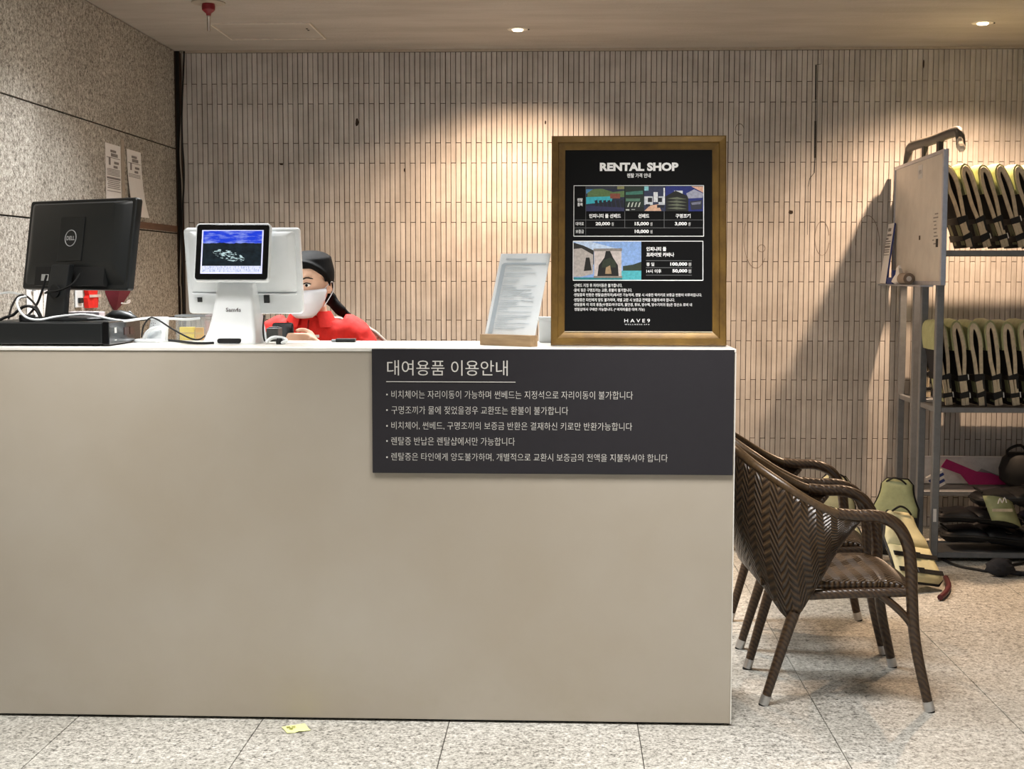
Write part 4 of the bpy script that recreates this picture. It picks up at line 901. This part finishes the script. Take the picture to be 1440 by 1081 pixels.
MB().box((.0, 0, .002), (.05, .05, .004)).build('foot_plate', M_STEEL, r1)
MB().box((-.002, -.0185, .235), (.016, .001, .065)).build('tape_patch', M_PAPER, r1)

# ---------------- folded life vests
LOOP = [(-.014, .002), (-.015, .07), (-.016, .15), (-.024, .23), (-.031, .31), (-.025, .375), (-.002, .402), (.021, .375), (.030, .31), (.026, .23), (.016, .15), (.015, .07), (.014, .002)]
def make_vest(seed):
    rnd = random.Random(seed); t = thing('life_vest', 'x', 'life vest')
    L = [Vector((x+rnd.uniform(-.004, .004), 0, z+(rnd.uniform(-.006, .006) if z > .01 else 0))) for x, z in LOOP]; C = catmull(L, 3)
    N = []
    for i, p in enumerate(C):
        d = (C[min(i+1, len(C)-1)]-C[max(i-1, 0)]).normalized(); N.append(Vector((-d.z, 0, d.x)))
    def band(i0, i1, t0, t1, y0, y1, bulge=0):
        rings = []
        for i in range(i0, i1+1):
            p, n = C[i], N[i]; rings.append([p+n*t1+Vector((0, y0, 0)), p+n*(t1+bulge)+Vector((0, (y0+y1)/2, 0)), p+n*t1+Vector((0, y1, 0)), p+n*t0+Vector((0, y1, 0)), p+n*t0+Vector((0, y0, 0))])
        return MB().loft(rings)
    k = len(C)-1
    band(0, k, -.013, .014, -.115, .13, .004).build('foam_body', M_NAVY, t, smooth=40)
    band(int(k*.33), int(k*.70), .013, .024, -.120, .14, .006).build('shoulder_yoke', M_OLIVE, t, smooth=40)
    band(0, k, -.013, .013, -.128, -.112).build('edge_binding', M_BEIGE, t, .003, smooth=40, seg=1)
    for i0, i1 in ((int(k*.04), int(k*.19)), (int(k*.81), int(k*.96))): band(i0, i1, .013, .0165, -.105, .10).build('side_panel', M_OLIVE, t, smooth=40)
    for z, w in ((.145, .040), (.052, .038)):
        zz_ = z+rnd.uniform(-.008, .008)
        mb = MB(); mb.loft([[(sx_*(w), sy_, zz_+dz+.1*sx_*rnd.uniform(-.03, .08)) for sx_, sy_ in ((-1, -.131), (1, -.131), (1, .134), (-1, .134))] for dz in (-.015, .015)])
        s_ = mb.build('strap', M_STRAP, t, .003, seg=1)
        if rnd.random() < .6: MB().box((w+.001, -.128, zz_), (.006, .014, .028)).build('buckle', M_WHITE, s_, .002, seg=1)
        else: MB().box((w*.6, -.1335, zz_-.03), (.014, .003, .06)).build('strap_tail', M_STRAP, s_)
    return t
protos = [make_vest(k) for k in range(4)]; used = set()
def vest(k, loc, lean, rz, label, group, tilt=0, sc=(.65, .90, 1.0)):
    o = protos[k] if k not in used else copy_tree(protos[k]); used.add(k)
    o.location = loc; o.rotation_euler = (Matrix.Rotation(R(rz), 3, 'Z') @ Matrix.Rotation(R(tilt), 3, 'X') @ Matrix.Rotation(R(lean), 3, 'Y')).to_euler(); o.scale = sc
    o['label'] = label; o['group'] = group; return o
ordn = ['first', 'second', 'third', 'fourth', 'fifth', 'sixth', 'seventh', 'eighth']
for i in range(8):
    x = at(1332+23.5*i, 572, 6.90).x
    vest(i % 4, (x, 6.9825, .781), -7.5, 0, 'folded life vest, %s from the left on the middle rack shelf' % ordn[i], 'life vests on the middle shelf')
for i in range(7):
    x = at(1362+24.5*i, 352, 6.90).x
    vest((i+2) % 4, (x, 6.9825, 1.5505+.015), -17, 0, 'leaning life vest, %s from the left on the top rack shelf' % ordn[i], 'life vests on the top shelf')
# rear rack vests seen past the posts
for i, (x, z, lean, lab) in enumerate(((1.955, .768, 0, 'life vest nearest the rack end on the rear rack shelf'), (2.055, .768, 0, 'second life vest from the rack end on the rear rack shelf'), (2.16, .768, 0, 'third life vest from the rack end on the rear rack shelf'))):
    vest(i, (x, 7.565, z), lean, 0, lab, 'life vests on the rear rack', sc=(.62, .8, .9))

# ---------------- loose vests: padded panels
def make_pad(seed, w=.30, h=.46, yoke=M_OLIVE, low=M_NAVY, split=.5, name='life_vest'):
    rnd = random.Random(seed); t = thing(name, 'x', 'life vest')
    def outline(z0, z1, n=9):
        L = []; Rr = []
        for k in range(n):
            f = z0+(z1-z0)*k/(n-1)
            hw = w/2*(1-.10*math.sin(f*math.pi)) if f < .6 else w/2*(.93-.30*math.sin((f-.6)/.4*math.pi*.62))
            if f > .93: hw *= (1-.35*((f-.93)/.07)**2)
            if f < .06: hw *= (1-.25*((.06-f)/.06)**2)
            L.append((-hw, f*h)); Rr.append((hw, f*h))
        return Rr+L[::-1]
    def puff(z0, z1, th, m, nm):
        o_ = outline(z0, z1); cx = sum(p[0] for p in o_)/len(o_); cz = sum(p[1] for p in o_)/len(o_)
        rings = []
        for y, s in ((-th, .55), (-th*.92, .80), (-th*.55, .95), (0, 1), (th*.55, .95), (th*.92, .80), (th, .55)):
            rings.append([(cx+(x-cx)*s, y+.012*math.sin(z*9+seed), cz+(z-cz)*s) for x, z in o_])
        MB().loft(rings).build(nm, m, t, smooth=60)
    puff(split, 1, .032, yoke, 'shoulder_pad'); puff(0, split+.01, .036, low, 'lower_pad')
    oo = outline(0, 1, 14); MB().tube([(x, .012*math.sin(z*9+seed), z) for x, z in oo+[oo[0]]], .008, 6).build('black_piping', M_STRAP, t, smooth=60)
    for z in (.12*h, .34*h):
        s_ = MB().box((0, -.037+.012*math.sin(z*9+seed), z), (w*.92, .006, .028)).build('strap', M_STRAP, t, .002, seg=1)
        MB().box((rnd.uniform(-.05, .05), -.043+.012*math.sin(z*9+seed), z), (.045, .008, .034)).build('buckle', M_BLACK, s_, .002, seg=1)
    MB().tube(catmull([(-w*.2, -.03, h*.95), (-w*.05, -.05, h*1.0), (w*.1, -.045, h*.98), (w*.2, -.03, h*.93)], 4), .006, 6).build('hang_loop', M_STRAP, t)
    return t
M_CREAM = mat('cream_nylon', '#d9d2a6', .55, var=.06, bump=.2, scale=20)
pads = [make_pad(11, low=M_CREAM, yoke=M_CREAM), make_pad(12), make_pad(13, yoke=M_CREAM, low=M_OLIVE, split=.45)]
usedp = set()
def pad(k, loc, eul, label, group, sc=1.0):
    o = pads[k] if k not in usedp else copy_tree(pads[k]); usedp.add(k)
    o.location = loc; o.rotation_euler = [R(a) for a in eul]; o.scale = (sc,)*3; o['label'] = label; o['group'] = group; return o
G = 'loose life vests on the floor by the racks'
pad(1, (1.62, 6.78, .045), (-14, 0, -28), 'olive life vest standing on the floor behind the farther wicker armchair', G, .82)
pad(0, (1.36, 6.93, .04), (-16, 8, 10), 'cream life vest leaning on the floor behind the farther chair arm', G, .82)
pad(2, (1.37, 6.42, .04), (-50, -14, 8), 'cream and olive life vest slumped on the floor below the farther chair arm', G, .8)
pad(0, (1.60, 6.16, .035), (-42, 10, 20), 'large cream life vest on the floor behind the nearest chair front leg', G, .85)
pad(2, (.76, 7.02, .04), (-16, -8, 10), 'cream life vest on the floor seen between counter end and chair back', G)
pad(1, (1.05, 7.1, .04), (-14, 6, -6), 'olive life vest standing on the floor against the tiled wall behind the chairs', G, .9)
# dark heap on the bottom shelf
G = 'dark vests heaped on the bottom rack shelf'
M_WET = mat('black_nylon', '#0d0e13', .5, var=.2, bump=.4, scale=18); M_BLUEN = mat('blue_nylon', '#16265c', .45, var=.2, bump=.3, scale=18)
dp = make_pad(21, yoke=M_WET, low=M_WET, split=.55); ob = make_pad(22, yoke=M_WET, low=M_WET, split=.62); bl = make_pad(23, yoke=M_BLUEN, low=M_BLUEN, split=.5)
def put(o, loc, eul, lab, sc=1.0): o.location = loc; o.rotation_euler = [R(a) for a in eul]; o.scale = (sc,)*3; o['label'] = lab; o['group'] = G
put(dp, (2.37, 6.975, .098), (-88, 0, 90), 'black life vest lying under the heap at the left of the bottom shelf')
put(ob, (2.53, 6.985, .292), (-88, 0, 92), 'black life vest lying topmost on the bottom shelf heap')
put(bl, (2.78, 6.975, .196), (-88, 0, 89), 'blue edged life vest lying flat on the bottom rack shelf')
put(copy_tree(dp), (2.29, 6.975, .196), (-88, 0, 91), 'black life vest lying in the middle of the bottom shelf heap', .9)
put(copy_tree(dp), (2.86, 6.98, .098), (-88, 0, 90), 'black life vest at the right end of the bottom shelf heap', 1.0)
o = pads[1]; 
# printed flap
t = thing('printed_flap', 'khaki cloth patch with a white wave emblem draped on the dark vest heap', 'cloth patch', at(1409, 714, 6.765), 0, -14)
vs = []; 
for i in range(7):
    for j in range(5): u, v = i/6, j/4; vs.append((-.075+.15*u+.03*(1-v), .035*(u-.45)**2*4-.02*(1-v)*0+.03*v, -.06+.125*v-.03*u*u))
MB().add(vs, [(i*5+j, (i+1)*5+j, (i+1)*5+j+1, i*5+j+1) for i in range(6) for j in range(4)]).build('patch', M_OLIVE, t, smooth=60).modifiers.new('Solid', 'SOLIDIFY').thickness = .006
MB().tube(catmull([(-.02, -.006, .02), (-.01, -.008, .045), (0, -.008, .025), (.012, -.008, .05), (.022, -.006, .025)], 4), .003, 5).build('wave_emblem', M_PAPER, t)
MB().box((.0, -.006, -.012), (.10, .003, .014)).build('pale_strip', M_BEIGE, t); 
# white panel and magenta plastic on the rear rack
t = thing('foam_board', 'plain white board standing on the rear rack behind the vests', 'board', (RX+.10, 7.675, .266))
MB().bx(0, .95, 0, .012, 0, .155).build('board', mat('white_board', '#d9d6d4', .5), t, .002); MB().bx(0, .95, -.002, 0, .150, .155).build('edge', M_PAPER, t)
p = at(1388, 665, 7.5)
t = thing('magenta_sheet', 'magenta plastic sheet lying across the lower rear rack shelf', 'plastic sheet', (p.x-.02, 7.62, .268), 3, 0, None, 0)
MB().prism([(-.20, .10), (-.17, .145), (.0, .075), (.08, .065), (.17, .03), (.17, .002), (-.04, .002), (-.09, .06)], -.004, .004).build('sheet', M_PINK, t)
MB().prism([(-.02, .05), (.03, .09), (.12, .055), (.26, .006), (.0, .004)], .008, .012).build('grey_sheet', mat('grey_sheet', '#8f8b8b', .5), t)
p = at(1430, 655, 7.5)
t = thing('dark_bag', 'black cloth bag on the lower rear rack shelf at the frame edge', 'bag', (p.x+.06, 7.50, .268))
rings = []
for z, w, d in ((0, .08, .06), (.05, .13, .08), (.11, .12, .08), (.17, .09, .06), (.20, .05, .03)): rings.append([(-.05*(z/.2)+w*math.cos(a)*(1+.1*math.sin(3*a)), d*math.sin(a), z) for a in [i*math.pi/9 for i in range(18)]])
MB().loft(rings).build('bag_body', M_BLACKM, t, smooth=50); MB().tube(catmull([(-.09, 0, .15), (-.12, -.02, .21), (-.05, -.02, .24), (0, 0, .19)], 4), .008, 6).build('handle', M_STRAP, t)
t = thing('striped_cloth', 'blue and white striped cloth tucked in the rack behind the corner post', 'cloth', at(1324, 708, 7.25), 0)
t.location = (at(1324, 708, 7.52).x, 7.52, .266)
for k in range(5): MB().box((0, 0, .02+.016*k), (.05+.012*k, .03, .0155), Matrix.Rotation(R(-30), 4, 'Y')).build('stripe', M_BLUE if k % 2 else M_PAPER, t)
# balled dark cloth and straps below the rack
p = atz(1409, 812, 0)
t = thing('crumpled_cloth', 'crumpled charcoal cloth ball on the floor under the front rack', 'cloth', (p.x, p.y+.03, 0))
mb = MB(); n = 18; rr = []
for i in range(1, 10):
    th = math.pi*i/10
    rr.append([((.058+.013*math.sin(5*a+i)+.009*math.sin(9*a-2*i))*math.sin(th)*math.cos(a), (.05+.012*math.sin(4*a+2*i))*math.sin(th)*math.sin(a), .044+.044*math.cos(math.pi-th)) for a in [k*2*math.pi/n for k in range(n)]])
MB().loft(rr).build('cloth_ball', M_DARKCLOTH, t, smooth=70); MB().tube(catmull([(.05, 0, .02), (.10, .01, .012), (.16, 0, .01)], 4), .012, 8).build('loose_end', M_DARKCLOTH, t, smooth=60)
p = atz(1360, 797, 0)
tag(MB().tube(catmull([atz(x, y, .007) for x, y in ((1325, 786), (1345, 795), (1370, 800), (1395, 803), (1420, 795), (1450, 790))], 5), .007, 6).build('black_strap', M_STRAP, smooth=60), 'black webbing strap lying along the floor under the rack', 'strap')
tag(MB().tube(catmull([atz(x, y, .016) for x, y in ((1322, 840), (1330, 833), (1334, 823), (1330, 812))], 5), .013, 8).build('red_hose', mat('dark_red_rubber', '#4d1018', .5), smooth=60), 'short dark red hose on the floor by the rack post', 'hose')
# ---------------- whiteboard on the rack end
BXW = 1.818
pf = atx(1257, 300, 1.816); pn = atx(1326, 300, 1.780); ya, yb_ = pf.y, pn.y; zt = atx(1259, 235, BXW-.02).z; zb = atx(1320, 397, BXW-.02).z
wb = thing('whiteboard', 'worn whiteboard in aluminium frame hung on the rack end', 'whiteboard', (BXW, (ya+yb_)/2, zb), -90-math.degrees(math.atan2(.036, ya-yb_)))
WW, WH = ya-yb_, zt-zb
MB().bx(-WW/2, WW/2, -.016, -.002, .0, WH).build('board', M_BOARDWHITE, wb)
for b in ((-WW/2, WW/2, -.022, 0, -.014, .006), (-WW/2, WW/2, -.022, 0, WH-.012, WH+.006), (-WW/2-.006, -WW/2+.014, -.022, 0, -.014, WH+.006), (WW/2-.022, WW/2+.006, -.024, 0, -.014, WH+.006)): MB().bx(*b).build('frame_bar', M_ALU, wb, .002, seg=1)
MB().bx(-WW/2-.10, WW/2-.16, -.085, -.018, -.022, -.014).build('pen_tray', M_ALU, wb, .002, seg=1)
MB().bx(.0, .10, -.0168, -.016, WH-.10, WH-.03).build('small_label', M_PAPER, wb); text('렌탈', M_INK, wb, (.02, .08, WH-.075, WH-.055), -.0172, 0)
mb = MB(); random.seed(2)
for k in range(9): mb.box((WW/2-.17+random.uniform(-.03, .03), -.0166, WH*.30+.018*k), (random.uniform(.03, .10), .0005, .006))
mb.build('faded_writing', mat('faded_marker', '#8b8580', .7), wb)
MB().box((WW/2-.12, -.0166, .19), (.045, .001, .04)).build('dark_stain', M_BLACKM, wb); MB().box((.07, -.0166, WH*.36), (.03, .001, .022)).build('dark_stain', mat('smudge', '#4a3d33', .8), wb)
# carry handle above the board
hd = thing('carry_handle', 'dark plastic handle with two struts rising above the whiteboard', 'handle', (BXW+.03, (ya+yb_)/2, zt+.010), -90)
hx0, hx1 = -WW/2+.14, WW/2+.03
pts = catmull([(hx0, 0, 0), (hx0+.03, 0, .06), (hx0+.10, 0, .088), ((hx0+hx1)/2, 0, .082), (hx1-.12, 0, .082), (hx1-.03, 0, .062), (hx1, 0, 0)], 5)
MB().tube(pts, .026, 10, flat=.8).build('grip', mat('handle_grey', '#5d5952', .5), hd, smooth=60)
for f in (.36, .64): MB().bx(hx0+(hx1-hx0)*f-.025, hx0+(hx1-hx0)*f+.025, -.012, .012, 0, .08).build('strut', mat('handle_dark', '#47443f', .5), hd, .003, seg=1)
MB().tube(catmull([(hx1-.02, -.0, .03), (hx1+.03, -.015, .035), (hx1+.06, -.02, .01), (hx1+.12, -.03, -.025)], 4), [.010]*5+[.014]*4+[.018, .02, .018, .01], 6).build('knotted_plastic', m_glass('pale_plastic', '#efe6d6', .8), hd)
# on the tray
def tray(lx, ly=-.055): return mw(wb) @ Vector((lx, ly, -.0137))
tp = tray(-WW/2+.0)
t = thing('leaning_notice', 'narrow printed notice card leaning on the left of the whiteboard', 'notice', tray(-WW/2, -.070)+Vector((0, 0, .0015)), -90, -7)
MB().bx(-.10, .075, -.004, 0, .0, .335).build('card', M_PAPER, t); MB().bx(.075, .083, -.004, .004, 0, .335).build('blue_edge', M_BLUE, t)
mb = MB()
for (x, z, ww, hh) in ((0, .30, .07, .018), (.01, .27, .10, .012), (-.03, .25, .06, .01), (0, .235, .12, .006), (0, .222, .12, .005), (0, .205, .13, .012), (0, .188, .12, .006), (0, .176, .12, .006), (0, .160, .13, .004)): mb.box((x-.01, -.0044, z), (ww, .0004, hh))
mb.build('print', mat('notice_ink', '#85807e', .8), t)
q = tray(-WW/2+.20)
t = thing('blue_box', 'small blue box on the whiteboard tray', 'box', q, -90); MB().bx(-.07, .05, -.018, .014, 0, .036).build('carton', M_BLUE, t, .002); MB().bx(.03, .05, -.016, .012, .036, .075).build('flap', M_BLUE, t, .001)
q = tray(-WW/2+.345)
t = thing('crumpled_tissue', 'crumpled white tissue on the whiteboard tray', 'tissue', q, -90)
rr = []
for z, r_ in ((0, .03), (.012, .055), (.03, .042), (.055, .03), (.085, .022), (.10, .006)): rr.append([(r_*1.5*math.cos(a)*(1+.3*math.sin(3*a+z*60))*(1 if z < .04 else .6), min(.03, max(-.028, r_*.55*math.sin(a)*(1+.25*math.sin(5*a+z*40)))), z) for a in [k*2*math.pi/16 for k in range(16)]])
MB().loft(rr).build('tissue', M_PAPER, t, smooth=30)
q = tray(-WW/2+.52)
t = thing('tape_roll', 'brownish roll of tape at the end of the whiteboard tray', 'tape', q, -90+8)
MB().loft([[(x, .03*math.cos(a), .030+.03*math.sin(a)) for a in [k*2*math.pi/20 for k in range(20)]] for x in (-.05, .04)]).build('roll', mat('tape_brown', '#8d7f72', .5), t, smooth=40)
MB().tube([(.0395, 0, .03), (.0415, 0, .03)], .014, 16).build('core', M_PAPER, t)
# ================================================================== 
bpy.context.view_layer.update()
